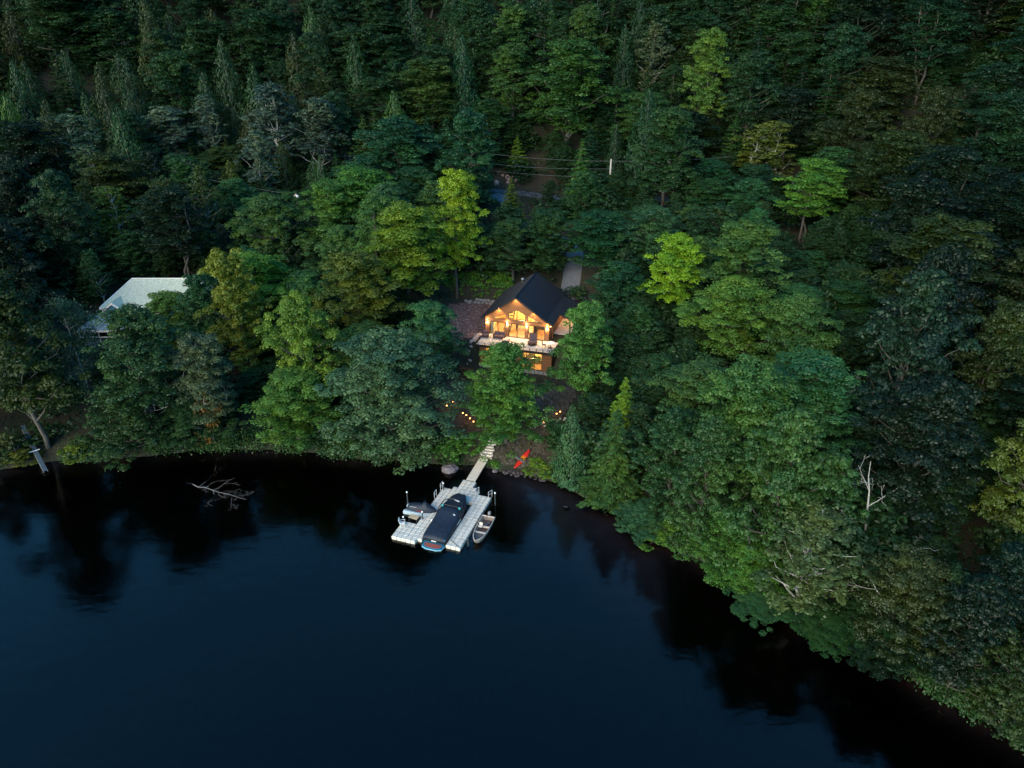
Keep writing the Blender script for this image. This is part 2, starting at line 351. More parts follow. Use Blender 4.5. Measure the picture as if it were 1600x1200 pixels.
cabin = empty('cabin', (CO[0], CO[1], 6.5), -CA, 'black metal roofed timber cabin with a glowing glazed gable above the lake', 'house')
PX, PZ, SL = 4.45, 6.02, .686
def T(x): return 5.86-SL*abs(x-PX)
b = MB(); y0, y1 = 0, .18
for a, c in ((0, .6), (2.95, 3.3), (5.65, 6.0), (8.4, 8.9)): b.prism([(a, 0), (c, 0), (c, 2.05), (a, 2.05)], y0, y1)
b.prism([(0, 2.05), (8.9, 2.05), (8.9, 2.45), (0, 2.45)], y0, y1)
for q in ([(0,2.45),(1.1,2.45),(1.1,T(1.1)),(0,T(0))], [(1.1,2.55),(2.95,3.35),(2.95,T(2.95)),(1.1,T(1.1))], [(2.95,2.45),(3.25,2.45),(3.25,T(3.25)),(2.95,T(2.95))],
          [(3.25,3.42),(4.47,4.1),(4.47,T(4.47)),(3.25,T(3.25))], [(4.47,4.1),(5.7,3.42),(5.7,T(5.7)),(4.47,T(4.47))], [(5.7,2.45),(5.95,2.45),(5.95,T(5.95)),(5.7,T(5.7))],
          [(5.95,3.35),(7.9,2.55),(7.9,T(7.9)),(5.95,T(5.95))], [(7.9,2.45),(8.9,2.45),(8.9,T(8.9)),(7.9,T(7.9))], [(1.1,2.45),(1.104,2.45),(1.104,2.55),(1.1,2.55)]):
    b.prism(q, y0, y1)
b.build('front_wall', m_side, cabin)
b = MB(); b.box(0, .18, .183, 9.6, -.25, 2.75); b.build('side_wall', m_side, cabin)
b = MB(); b.box(8.72, 8.9, .183, 9.6, -.25, 2.75); b.build('side_wall', m_side, cabin)
b = MB(); b.prism([(0, -.25), (8.9, -.25), (8.9, T(8.9)), (PX, T(PX)), (0, T(0))], 9.603, 9.8); b.build('rear_wall', m_side, cabin)
# inside
MB().box(.183, 8.717, .183, 9.6, -.12, -.01).build('inside_floor', m_wfloor, cabin)
MB().prism([(.2, 0), (8.7, 0), (8.7, T(8.7)-.1), (PX, T(PX)-.1), (.2, T(.2)-.1)], 6.4, 6.5).build('inner_wall', m_pine, cabin)
MB().box(.19, .24, .2, 6.3, 0, 2.7).build('inner_wall', m_pine, cabin)
MB().box(8.66, 8.71, .2, 6.3, 0, 2.7).build('inner_wall', m_pine, cabin)
b = MB()
for s in (-1, 1):
    X = PX+s*4.2
    b.prism([(PX, T(PX)-.12), (X, T(X)-.12), (X, T(X)-.06), (PX, T(PX)-.06)][::s], .2, 6.38)
b.build('ceiling_lining', m_pinex, cabin)
b = MB(); b.cbox((2.1, 3.2, 1.4), (.12, 3.9, .2), (R(38), 0, 0)); b.cbox((3.0, 3.2, 1.4), (.12, 3.9, .2), (R(38), 0, 0))
for k in range(9): b.cbox((2.55, 1.75+k*.36, .32+k*.27), (.85, .26, .05))
b.build('staircase', m_black, cabin)
for x in (.72, .95): MB().tube([(x+math.sin(k)*.03, .45, 2.0-k*.2) for k in range(11)], .14, 8).build('curtain', m_curt, cabin, True)
b = MB(); b.box(3.5, 5.2, 2.6, 3.5, .7, .76)
for x in (3.6, 5.1):
    for y in (2.7, 3.4): b.box(x-.04, x+.04, y-.04, y+.04, 0, .7)
b.build('dining_table', m_dark, cabin)
b = MB(); b.box(6.3, 8.3, 3.6, 4.6, 0, .45, .05); b.box(6.3, 8.3, 4.3, 4.6, .45, .95, .05); b.box(6.2, 6.6, 2.2, 3.2, 0, 1.5); b.build('indoor_sofa', m_dark, cabin)
for p, e in (((4.45, 3.0, 3.9), 240), ((1.8, 3.2, 2.2), 110), ((7.3, 2.6, 2.0), 30), ((4.5, 5.2, 2.0), 110)): point('interior_lamp_light', p, e, (1, .66, .30), .18, cabin)
# glazing
def window(name, poly, splits=(), fw=.09, y=.02, panes=None):
    f = MB(); ins = frame_poly(f, poly, y, y+.12, fw)
    for s in splits: f.prism(s, y+.005, y+.115)
    o = f.build(name, m_black, cabin)
    for q in (panes or [ins]): MB().prism(q, y+.05, y+.062).build('pane', m_glass, o)
    return o
def door(x0, x1):
    xm = (x0+x1)/2
    return window('sliding_door', [(x0, 0), (x1, 0), (x1, 2.05), (x0, 2.05)], [[(xm-.05, .07), (xm+.05, .07), (xm+.05, 1.98), (xm-.05, 1.98)]],
        panes=[[(x0+.075, .075), (xm-.05, .075), (xm-.05, 1.975), (x0+.075, 1.975)], [(xm+.05, .075), (x1-.075, .075), (x1-.075, 1.975), (xm+.05, 1.975)]])
d = door(.6, 2.95); door(3.3, 5.65); door(6.0, 8.4)
window('gable_window', [(1.104, 2.45), (2.95, 2.45), (2.95, 3.35), (1.104, 2.55)], fw=.06)
window('gable_window', [(5.95, 2.45), (7.9, 2.45), (7.9, 2.55), (5.95, 3.35)], fw=.06)
window('gable_window', [(3.25, 2.45), (5.7, 2.45), (5.7, 3.42), (4.47, 4.1), (3.25, 3.42)], [[(4.43, 2.52), (4.51, 2.52), (4.51, 4.0), (4.43, 4.0)]],
       panes=[[(3.325, 2.525), (4.43, 2.525), (4.43, 3.99), (3.325, 3.37)], [(4.51, 2.525), (5.625, 2.525), (5.625, 3.37), (4.51, 3.99)]])
# roof
YF, YB = -.62, 10.3
def plane_roof(name, xa, za, xb, zb, y0, y1, th=.16, ribs=.42, under=None):
    f = MB(); f.hexa([(xa, y0, za-th), (xb, y0, zb-th), (xb, y1, zb-th), (xa, y1, za-th), (xa, y0, za), (xb, y0, zb), (xb, y1, zb), (xa, y1, za)])
    y = y0+.06
    while y < y1-.05:
        f.hexa([(xa, y, za+.002), (xb, y, zb+.002), (xb, y+.05, zb+.002), (xa, y+.05, za+.002), (xa, y+.01, za+.045), (xb, y+.01, zb+.045), (xb, y+.04, zb+.045), (xa, y+.04, za+.045)]); y += ribs
    o = f.build(name, m_roofm, cabin)
    if under:
        u = MB(); u.hexa([(xa, y0+.04, za-th-.03), (xb, y0+.04, zb-th-.03), (xb, y1, zb-th-.03), (xa, y1, za-th-.03), (xa, y0+.04, za-th-.003), (xb, y0+.04, zb-th-.003), (xb, y1, zb-th-.003), (xa, y1, za-th-.003)])
        u.build('soffit', m_soff, cabin)
    return o
plane_roof('roof_panel', -.45, PZ-SL*4.9, PX-.003, PZ, YF, YB, under=True)
plane_roof('roof_panel', PX+.003, PZ, 8.65, PZ-SL*4.2, YF, YB, under=True)
plane_roof('roof_panel', 8.653, PZ-SL*4.2-.003, 9.62, PZ-SL*4.2-.36, YF, 3.2, under=True)
plane_roof('roof_panel', 8.653, PZ-SL*4.2-.003, 11.3, PZ-SL*4.2-.95, 3.203, 9.6, under=True)
MB().prism([(PX-.16, PZ-.06), (PX, PZ+.06), (PX+.16, PZ-.06), (PX, PZ+.03)][::-1], YF-.01, YB+.01).build('ridge_cap', m_roofm, cabin)
b = MB()
for (xa, za), (xb, zb) in (((-.47, PZ-SL*4.92), (PX, PZ)), ((PX, PZ), (8.65, PZ-SL*4.2)), ((8.65, PZ-SL*4.2), (9.64, PZ-SL*4.2-.367))):
    b.prism([(xa, za-.22), (xb, zb-.22), (xb, zb+.01), (xa, za+.01)], YF-.04, YF-.005)
b.build('fascia', m_black, cabin)
b = MB(); b.lathe([(.17, 0), (.17, .55), (.26, .56), (.22, .7), (.05, .78)], 14, (2.9, 8.3, 4.85)); b.build('roof_vent', mat('galvanised', (.32, .34, .36), .4, .6), cabin, True)
# side porch to the right
m_stucco = mat('rose_stucco', (.42, .30, .25), .8, noise=(3, .15))
MB().box(9.3, 10.9, 8.4, 8.55, -.2, 2.1).build('porch_wall', m_stucco, cabin)
for y in (3.5, 8.3): MB().box(10.9, 11.05, y, y+.15, -.2, 2.08).build('porch_post', m_black, cabin)
MB().box(8.903, 11.1, 3.2, 9.6, -.25, -.05).build('porch_floor', m_deck, cabin)
point('porch_light', (10.1, 7.6, 1.85), 26, (1, .6, .28), .1, cabin)
# lower storey under the terrace
DX0, DX1, DY = -.15, 10.25, -3.5
MB().box(DX0, DX1, DY, -.004, -.22, 0).build('terrace_slab', m_deck, cabin)
MB().box(DX0-.02, DX1+.02, DY-.06, DY-.003, -.34, .015).build('terrace_edge', m_black, cabin)
lw = -3.2
b = MB()
for a, c, z0, z1 in ((.2, 1.0, -2.9, -.23), (2.4, 5.9, -2.9, -.23), (8.85, 10.1, -2.9, -.23), (1.0, 2.4, -2.9, -2.2), (1.0, 2.4, -.45, -.23), (5.9, 8.85, -.36, -.23)): b.box(a, c, lw, lw+.18, z0, z1)
b.build('lower_wall', m_side, cabin)
MB().box(.2, .38, lw+.183, -.1, -2.9, -.23).build('lower_wall', m_side, cabin); MB().box(9.92, 10.1, lw+.183, 0, -2.9, -.23).build('lower_wall', m_side, cabin)
MB().box(.38, 9.92, -1.1, -1.0, -2.9, -.25).build('inner_wall', m_pine, cabin)
MB().box(.38, 9.92, lw+.2, -1.1, -2.98, -2.9).build('inside_floor', m_wfloor, cabin)
rs = random.Random(4)
for k in range(17):
    x = .1+k*.6
    MB().cbox((x+.3, lw-.02+rs.uniform(-.03, .03), -3.22+rs.uniform(-.03, .02)), (.58, .5, .6), (rs.uniform(-.05, .05), 0, rs.uniform(-.06, .06)), .06).build('foundation_stone', m_conc, cabin)
xs = [5.9, 6.75, 7.8, 8.85]
f = MB(); frame_poly(f, [(5.9, -2.9), (8.85, -2.9), (8.85, -.36), (5.9, -.36)], lw+.02, lw+.14, .07)
for x in xs[1:3]: f.box(x-.04, x+.04, lw+.025, lw+.135, -2.83, -.43)
f.box(5.97, 8.78, lw+.03, lw+.13, -1.33, -1.25); lwin = f.build('lower_window', m_black, cabin)
for a, c in zip(xs[:-1], xs[1:]):
    for z0, z1 in ((-2.83, -1.33), (-1.25, -.43)): MB().box(a+.05, c-.05, lw+.07, lw+.08, z0, z1).build('pane', m_glass, lwin)
f = MB(); frame_poly(f, [(1.0, -2.2), (2.4, -2.2), (2.4, -.45), (1.0, -.45)], lw+.02, lw+.14, .07); w2 = f.build('lower_window', m_black, cabin)
MB().box(1.07, 2.33, lw+.07, lw+.08, -2.13, -.52).build('pane', m_glass, w2)
for p, e in (((7.4, -2.1, -.7), 70), ((2.0, -2.1, -.7), 45)): point('interior_lamp_light', p, e, (1, .62, .24), .15, cabin)
# railing clamps and glass along the terrace edge
for k in range(12):
    x = DX0+.25+k*.89; MB().box(x-.04, x+.04, DY+.02, DY+.1, .002, .34).build('railing_post', m_black, cabin)
    if k < 11: MB().box(x+.06, x+.83, DY+.052, DY+.064, .08, 1.0).build('railing_pane', m_glass, cabin)
# lamps
def sconce(x, y=-.1, z=2.05):
    o = MB().lathe([(.05, -.12), (.055, -.1), (.055, .1), (.05, .12)], 10, (x, y, z)).build('wall_lamp', m_black, cabin)
    MB().box(x-.03, x+.03, y+.04, y+.098, z-.04, z+.04).build('bracket', m_black, o)
    MB().lathe([(.045, 0), (.05, .02), (.045, .04)], 10, (x, y, z+.125)).build('bulb', m_lamp, o); MB().lathe([(.045, 0), (.05, .02), (.045, .04)], 10, (x, y, z-.165)).build('bulb', m_lamp, o)
    point('wall_lamp_light', (x, y-.1, z+.25), 5, (1, .52, .17), .04, cabin); point('wall_lamp_light', (x, y-.1, z-.3), 13, (1, .64, .34), .04, cabin)
for x in (.3, 3.12, 5.83, 8.65): sconce(x)
for x in (4.45, 2.0, 6.9):
    z = PZ-.22-SL*abs(x-PX); MB().lathe([(.07, -.02), (.07, 0)], 10, (x, -.3, z-.02)).build('soffit_lamp', m_lamp, cabin)
    l = bpy.data.lights.new('soffit_spot', 'SPOT'); l.energy = 95; l.color = (1, .60, .2); l.spot_size = R(120); l.spot_blend = .8; l.shadow_soft_size = .05
    o = bpy.data.objects.new('soffit_spot', l); COL.objects.link(o); o.parent = cabin; o.location = (x, -.34, z-.09); o.rotation_euler = (R(12), 0, 0)
MB().lathe([(.06, -.02), (.06, 0)], 10, (9.15, -.2, 2.3)).build('soffit_lamp', m_lamp, cabin); point('soffit_light', (9.2, -.3, 2.1), 16, (1, .55, .18), .05, cabin)
MB().cbox((9.15, 1.2, 1.1), (.08, .08, 2.2)).build('porch_post', m_side, cabin)

# ---- terrace furniture
m_cush = mat('plum_cushion', (.085, .06, .075), .85, noise=(10, .3)); m_rattan = mat('dark_rattan', (.06, .035, .03), .7, noise=(30, .4), bump=(40, .5))
m_beige = mat('beige_cushion', (.42, .34, .28), .85, noise=(8, .15)); m_cream = mat('cream_table', (.6, .56, .5), .5, noise=(5, .1))
def on_deck(name, lx, ly, rz, label, cat, group=None): p = cab(lx, ly, 6.5); return empty(name, p, -CA+rz, label, cat, group)
def couch(name, lx, ly, rz, w, label, cat):
    t = on_deck(name, lx, ly, rz, label, cat)
    MB().box(-w/2, w/2, -.38, .38, .12, .34, .03).build('frame', m_rattan, t)
    for s in (-1, 1):
        MB().box(s*w/2-.06*(s > 0), s*w/2+.06*(s < 0), -.38, .38, .343, .6, .02).build('armrest', m_rattan, t)
        for y in (-.32, .32): MB().box(s*(w/2-.1)-.03, s*(w/2-.1)+.03, y-.03, y+.03, 0, .118).build('leg', m_rattan, t)
    n = 1 if w < 1 else 2; cw = (w-.16)/n
    for k in range(n):
        x = -w/2+.08+k*cw; MB().box(x+.01, x+cw-.01, -.36, .22, .345, .48, .04).build('seat_cushion', m_cush, t)
        MB().cbox((x+cw/2, .26, .68), (cw-.03, .15, .46), (R(-12), 0, 0), .04).build('back_cushion', m_cush, t)
    MB().cbox((0, .36, .6), (w-.14, .05, .55), (R(-12), 0, 0)).build('backrest', m_rattan, t)
    return t
couch('loveseat', 2.25, -.85, 0, 1.6, 'two seat plum cushioned wicker loveseat against the left glass door', 'sofa')
couch('armchair', .35, -1.0, R(12), .85, 'single plum cushioned wicker armchair at the left end of the terrace', 'armchair')
t = on_deck('side_table', 1.1, -.9, 0, 'small pale side table between the armchair and the loveseat', 'side table')
MB().lathe([(.24, .44), (.26, .45), (.26, .48)], 14).build('table_top', m_cream, t)
for k in range(3): MB().tube([(.18*math.cos(k*2.1), .18*math.sin(k*2.1), 0), (.1*math.cos(k*2.1), .1*math.sin(k*2.1), .44)], .02, 6).build('leg', m_rattan, t)
t = on_deck('coffee_table', 3.45, -1.75, R(5), 'low square wicker coffee table with beige cushion top', 'coffee table')
MB().box(-.45, .45, -.42, .42, .08, .34, .03).build('table_base', m_rattan, t); MB().box(-.42, .42, -.39, .39, .343, .4, .02).build('table_top', m_beige, t)
MB().cbox((.05, .02, .44), (.5, .4, .07), (0, 0, .3), .02).build('tray', m_cream, t)
for x in (-.38, .38):
    for y in (-.35, .35): MB().box(x-.03, x+.03, y-.03, y+.03, 0, .078).build('leg', m_rattan, t)
t = on_deck('swivel_lounger', 7.05, -1.5, R(-4), 'round based hooded wicker lounger with tall plum woven back', 'lounger')
MB().lathe([(.5, .0), (.62, .03), (.62, .1), (.5, .13), (.2, .16), (.2, .26)], 20).build('base', m_rattan, t)
MB().lathe([(.55, .263), (.66, .3), (.66, .38), (.55, .42)], 20).build('seat', m_rattan, t); MB().lathe([(.52, .423), (.56, .46), (.5, .52)], 18).build('seat_cushion', m_cush, t)
b = MB()
for k in range(7): b.tube([(-.6+k*.2, .3, .4), (-.58+k*.193, .42, .9), (-.55+k*.183, .38, 1.35), (-.5+k*.167, .18, 1.62)], .022, 6)
for z, y in ((.55, .34), (.8, .41), (1.05, .43), (1.3, .4), (1.5, .29), (1.62, .18)): b.tube([(-.6, y-.12, z), (-.3, y, z), (0, y+.03, z), (.3, y, z), (.6, y-.12, z)], .02, 6)
b.build('back_weave', m_rattan, t); MB().cbox((0, .3, .95), (1.0, .1, .95), (R(-6), 0, 0), .04).build('back_cushion', m_cush, t)
t = on_deck('round_table', 9.65, -1.9, 0, 'round white topped dining table at the right end of the terrace', 'table')
MB().lathe([(.5, .7), (.54, .71), (.54, .74), (.5, .75)], 24).build('table_top', m_white, t); MB().lathe([(.3, 0), (.28, .03), (.05, .06), (.05, .7)], 14).build('pedestal', m_black, t)
def dchair(lx, ly, rz, label):
    t = on_deck('dining_chair', lx, ly, rz, label, 'chair', 'dark chairs around the round terrace table')
    MB().box(-.22, .22, -.22, .22, .43, .47, .015).build('seat', m_rattan, t)
    b = MB()
    for x in (-.2, -.07, .07, .2): b.tube([(x, .21, .47), (x, .27, .9)], .015, 5)
    b.tube([(-.22, .27, .9), (0, .3, .92), (.22, .27, .9)], .02, 6); b.build('backrest', m_rattan, t)
    for x in (-.19, .19):
        for y in (-.19, .19): MB().tube([(x, y, .43), (x*1.1, y*1.1, 0)], .016, 6).build('leg', m_black, t)
dchair(8.8, -2.1, R(95), 'dark dining chair nearest the lounger, left of the white round table')
dchair(9.75, -2.85, R(185), 'dark dining chair on the lake side of the white round table')

# ---- stones around the yard
def rocks(spec, name, label, cat, group, m, seed=1, squash=.75, lift=.3, share=True):
    r_ = random.Random(seed); out = []
    for i, (x, y, z, s) in enumerate(spec):
        q = MB().ball((0, 0, 0), s, 9, (1+r_.uniform(-.15, .25), .85+r_.uniform(-.1, .2), squash), .13, r_)
        o = q.build(name, m, None, False, (x, y, z+s*lift), (r_.uniform(-.2, .2), r_.uniform(-.2, .2), r_.uniform(0, 6)))
        out.append(o); tag(o, label if isinstance(label, str) else label[i], cat, group)
    return out
wallw = empty('retaining_wall', cab(-5.4, 11.2, 6.3), -CA, 'low grey dry stone retaining wall behind the mulch yard', 'wall')
for row in range(2):
    for k in range(9-row):
        MB().ball((0, 0, 0), .36, 9, (1.0, .75, .62), .14, rs).build('stone', m_stone, wallw, False, (k*.62+row*.3, rs.uniform(-.06, .06)+row*.12, .2+row*.38), (0, rs.uniform(-.1, .1), rs.uniform(0, 6)))
sp = [(*cab(-6.2, 11.0)[:2], 6.3, .45), (*cab(-7.0, 11.4)[:2], 6.35, .3)]
rocks(sp, 'boulder', ['rounded pale boulder at the left end of the stone retaining wall', 'smaller pale boulder left of the rounded one by the retaining wall'], 'rock', 'boulders by the retaining wall', m_stone, 5)
sp = []
for k in range(16):
    a = k/15; lx, ly = -.75-a*.5+rs.uniform(-.2, .2), -.2-a*3.4+rs.uniform(-.15, .15); x, y, _ = cab(lx, ly); sp.append((x, y, float(height(x, y)), rs.uniform(.2, .36)))
m_rock2 = mat('pale_rock', (.36, .31, .29), .85, noise=(4, .35), bump=(6, .6))
rocks(sp, 'edging_rock', 'rough rock in the pile along the left end of the terrace', 'rock', 'rocks along the left end of the terrace', m_rock2, 8)
# ---------------------------------------------------------------- the blue house on the left
m_blue = board_mat('blue_clapboard', (.045, .16, .24), (.035, .13, .20), .15)
m_shin = mat('pale_green_shingle', (.56, .60, .46), .9, noise=(2.2, .3, (.44, .48, .38)), bump=(12, .6), specks=(9, (.36, .40, .33), .78), stretch=(1, 1, 2))
m_shin2 = mat('blue_grey_shingle', (.22, .29, .31), .9, noise=(1.6, .4, (.09, .13, .16)), bump=(12, .6), specks=(5, (.26, .34, .37), .85))
bh = empty('blue_house', (-56.2, 91.2, 5.4), 0, 'pale roofed blue clapboard house with white gable trim half hidden by trees', 'house')
L_, D_, E_, RZ = 13.8, 8.6, 4.25, 6.75
MB().box(0, L_, 0, D_, -3.2, E_-.1).build('wall', m_blue, bh)
o_ = .45
def quad_roof(name, pts, m, th=.14):
    q = [Vector(p) for p in pts]; n = (q[1]-q[0]).cross(q[2]-q[0]).normalized()*th
    k = len(q); v = [tuple(p-n) for p in q]+[tuple(p) for p in q]
    return MB().add(v, [tuple(range(k-1, -1, -1)), tuple(range(k, 2*k))]+[(i, (i+1) % k, (i+1) % k+k, i+k) for i in range(k)]).build(name, m, bh)
ry = D_/2
quad_roof('roof_slope', [(-o_, -o_, E_), (L_+o_, -o_, E_), (L_-1.8, ry, RZ), (2.3, ry, RZ)], m_shin)
quad_roof('roof_slope', [(L_+o_, D_+o_, E_), (-o_, D_+o_, E_), (2.3, ry+.01, RZ), (L_-1.8, ry+.01, RZ)], m_shin)
quad_roof('roof_slope', [(-o_-.003, D_+o_, E_), (-o_-.003, -o_, E_), (2.29, ry, RZ)], m_shin)
quad_roof('roof_slope', [(L_+o_+.003, -o_, E_), (L_+o_+.003, D_+o_, E_), (L_-1.79, ry, RZ)], m_shin)
b = MB()
b.box(-o_-.03, L_+o_+.03, -o_-.1, -o_-.01, E_-.3, E_-.03); b.box(-o_-.12, -o_-.02, -o_-.1, D_+o_, E_-.3, E_-.03); b.build('eave_trim', m_white, bh)
b = MB(); b.tube([(2.3, ry, RZ+.03), (L_-1.8, ry, RZ+.03)], .07, 6); b.tube([(-o_, -o_, E_+.03), (2.3, ry, RZ+.03)], .06, 6); b.build('ridge_trim', m_white, bh)
# little front gable
g0, g1, gy = .35, 3.1, -1.3; gm = (g0+g1)/2; gz = 3.85; gp = 4.95
MB().prism([(g0+.15, -1.0), (g1-.15, -1.0), (g1-.15, gz), (gm, gp-.15), (g0+.15, gz)], gy+.1, -.003).build('gable_wall', m_blue, bh)
b = MB()
for s in (-1, 1):
    xe = gm+s*(gm-g0+.2)
    b.prism([(gm, gp), (xe, gz-.1), (xe, gz+.14), (gm, gp+.24)][::-s], gy-.05, gy+.07)
b.build('gable_trim', m_white, bh)
quad_roof('gable_roof', [(g0-.15, gy+.08, gz+.05), (gm, gy+.08, gp+.2), (gm, 1.6, gp+.2), (g0-.15, .1, gz+.05)][::-1], m_shin, .08)
quad_roof('gable_roof', [(g1+.15, gy+.08, gz+.05), (gm+.005, gy+.08, gp+.2), (gm+.005, 1.6, gp+.2), (g1+.15, .1, gz+.05)], m_shin, .08)
for (x0, x1, z0, z1, y) in ((1.1, 2.3, 1.6, 3.3, gy+.1), (4.4, 5.6, 1.4, 3.2, 0), (6.6, 7.8, 1.4, 3.2, 0), (9.5, 10.7, 1.4, 3.2, 0)):
    f = MB(); frame_poly(f, [(x0, z0), (x1, z0), (x1, z1), (x0, z1)], y-.06, y-.002, .12); w_ = f.build('window', m_white, bh); MB().box(x0+.12, x1-.12, y-.03, y-.015, z0+.12, z1-.12).build('pane', mat('dim_glass', (.03, .05, .06), .1), w_)
# porch roof wrapping the left front corner
quad_roof('porch_roof', [(-2.6, -3.7, 2.2), (6.0, -3.7, 2.2), (6.0, -.06, 3.6), (-.1, -.06, 3.6)], m_shin2)
quad_roof('porch_roof', [(-2.603, -3.7, 2.2), (-.103, -.06, 3.6), (-.103, 6.0, 3.6), (-2.603, 6.0, 2.2)], m_shin2)
b = MB(); b.box(-2.65, 6.0, -3.8, -3.7, 1.95, 2.2); b.build('porch_trim', m_white, bh)
b = MB(); b.box(-2.5, 6.0, -3.6, -3.5, 1.1, 1.2); b.build('porch_rail', m_white, bh)
for x in (-2.4, .2, 2.8, 5.4): MB().box(x, x+.12, -3.6, -3.48, -2.5, 1.95).build('porch_post', m_white, bh)
MB().box(-2.5, 6.0, -3.6, -.05, -.1, .05).build('porch_floor', m_shin2, bh)
f = MB(); frame_poly(f, [(-1.6, -1.5), (-.7, -1.5), (-.7, .0), (-1.6, .0)], -3.46, -3.38, .1); w_ = f.build('window', m_white, bh)
MB().box(-1.5, -.8, -3.44, -3.42, -1.4, -.1).build('pane', mat('lit_blind', (.55, .65, .7), .6, emit=((.55, .8, 1), .12)), w_)
MB().box(-2.4, 6, -3.4, -3.3, -3, -.12).build('lower_wall', m_blue, bh)
# ---------------------------------------------------------------- dock, boats
DA = R(19); DO = (-11.71, 53.77)
def dk(u, v): return (DO[0]+u*math.cos(DA)+v*math.sin(DA), DO[1]-u*math.sin(DA)+v*math.cos(DA))
m_float = mat('dock_plastic', (.60, .59, .53), .6, noise=(1.2, .16), bump=(8, .15))
m_float2 = mat('dock_plastic_weathered', (.64, .61, .53), .65, noise=(1.5, .2), bump=(8, .15)); m_float3 = mat('dock_plastic_algae', (.52, .52, .47), .6, noise=(1.5, .2), bump=(8, .15))
dock = empty('floating_dock', (*dk(0, 0), 0), -DA, 'pale grey floating dock of square plastic cubes with two arms', 'dock')
def cube_mesh(name, m):
    b = MB(); b.box(-.238, .238, -.238, .238, -.18, .36, .035)
    for x in (-.12, .12):
        for y in (-.12, .12): b.cbox((x, y, .362), (.17, .17, .012))
    for sx, sy in ((1, 1), (-1, 1), (1, -1), (-1, -1)): b.cbox((sx*.232, sy*.232, .26), (.07, .07, .05), (0, 0, R(45)))
    return b.mesh(name, m)
cms = [cube_mesh('dock_float', m_float), cube_mesh('dock_float', m_float2), cube_mesh('dock_float', m_float3)]
cells = set()
for i in range(6):
    for j in range(5): cells.add((i, j))
for i in (3, 4, 5):
    for j in range(18): cells.add((i, j))
for i in range(3, 14):
    for j in (15, 16, 17): cells.add((i, j))
for i in (11, 12, 13):
    for j in range(1, 18): cells.add((i, j))
for i in range(5, 11): cells.add((i, 18))
for i in range(6, 10): cells.add((i, 19))
for i in (6, 7, 8):
    for j in (20, 21): cells.add((i, j))
for c in ((0, 0), (11, 1)): pass
cells.discard((5, 0)); 
rd = random.Random(3)
for i, j in sorted(cells):
    o = link('dock_float', cms[rd.choice((0, 0, 0, 1, 1, 2))], dock, (.25+i*.5, .25+j*.5, rd.uniform(-.006, .008)), (rd.uniform(-.012, .012), rd.uniform(-.012, .012), rd.choice((0, math.pi/2))))
# gangway and stone steps
m_gang = board_mat('weathered_planks', (.66, .61, .53), (.56, .52, .46), .15, 1)
gg = empty('gangway', (*dk(3.85, 11.0), .42), -DA, 'pale plank gangway sloping from the dock up to the stone steps', 'gangway')
L_, RI = 4.25, .32
for k in range(28):
    y = k*L_/28; z = RI*y/L_
    MB().box(-.52, .52, y+.006, y+L_/28-.006, z, z+.04).build('plank', m_gang, gg)
for x in (-.5, .44): MB().hexa([(x, 0, -.12), (x+.06, 0, -.12), (x+.06, L_, RI-.12), (x, L_, RI-.12), (x, 0, -.004), (x+.06, 0, -.004), (x+.06, L_, RI-.004), (x, L_, RI-.004)]).build('rail', m_gang, gg)
m_step = mat('pale_flagstone', (.66, .58, .52), .8, noise=(3, .25), bump=(6, .5))
st = empty('stone_steps', (-2.95, 67.15, .4), -R(15), 'short flight of rough pale flagstone steps above the gangway', 'steps')
for k in range(7):
    w_ = .78-.055*k+rd.uniform(-.1, .1); z = .30+k*.15; y = .05+k*.36; x = rd.uniform(-.08, .08)+.02*k
    n = 9; po = [((w_ if abs(math.cos(a)) > .5 else w_*.9)*math.copysign(abs(math.cos(a))**.5, math.cos(a))*(1+rd.uniform(-.1, .1))+x, .24*math.copysign(abs(math.sin(a))**.6, math.sin(a))*(1+rd.uniform(-.15, .15))+y) for a in [2*math.pi*q/n+.2 for q in range(n)]]
    MB().slab(po, z-.16, z).build('step', m_step, st, rot=(0, rd.uniform(-.03, .03), 0))
# posts
m_pole = mat('galvanised_pole', (.06, .07, .085), .5, .3); m_cap = mat('white_cap', (.85, .85, .85), .4)
def post(x, y, h, label, capped=True):
    t = empty('dock_post', (x, y, 0), 0, label, 'post', 'mooring posts around the dock')
    MB().tube([(0, 0, -1.2), (0, 0, h)], .06, 10).build('pole', m_pole, t)
    if capped: MB().ball((0, 0, h+.05), .095, 10).build('cap', m_cap, t, True)
    else: MB().lathe([(.07, 0), (.075, .02), (.06, .05)], 10, (0, 0, h)).build('cap', m_pole, t)
    MB().tube([(0, 0, .2), (0, 0, .3)], .1, 10).build('sleeve', m_pole, t)
PST = [((638, 783), 1.5, 'white capped post behind the covered jet ski'), ((660, 812), 1.25, 'white capped post at the near corner of the jet ski float'), ((630.5, 819), 1.2, 'white capped post beside the white chair'),
       ((694.7, 764), 1.2, 'white capped post at the rear left of the dock'), ((772, 784), 1.5, 'white capped post at the rear right corner of the dock')]
PW = [(-10.85, 59.3), (-8.95, 56.35), (-10.75, 55.62), (-7.28, 61.3), (-1.75, 59.15)]
for (_, h, lb), (x, y) in zip(PST, PW): post(x, y, h, lb)
post(-4.2, 52.75, 1.05, 'black uncapped post at the tip of the right dock arm', False)
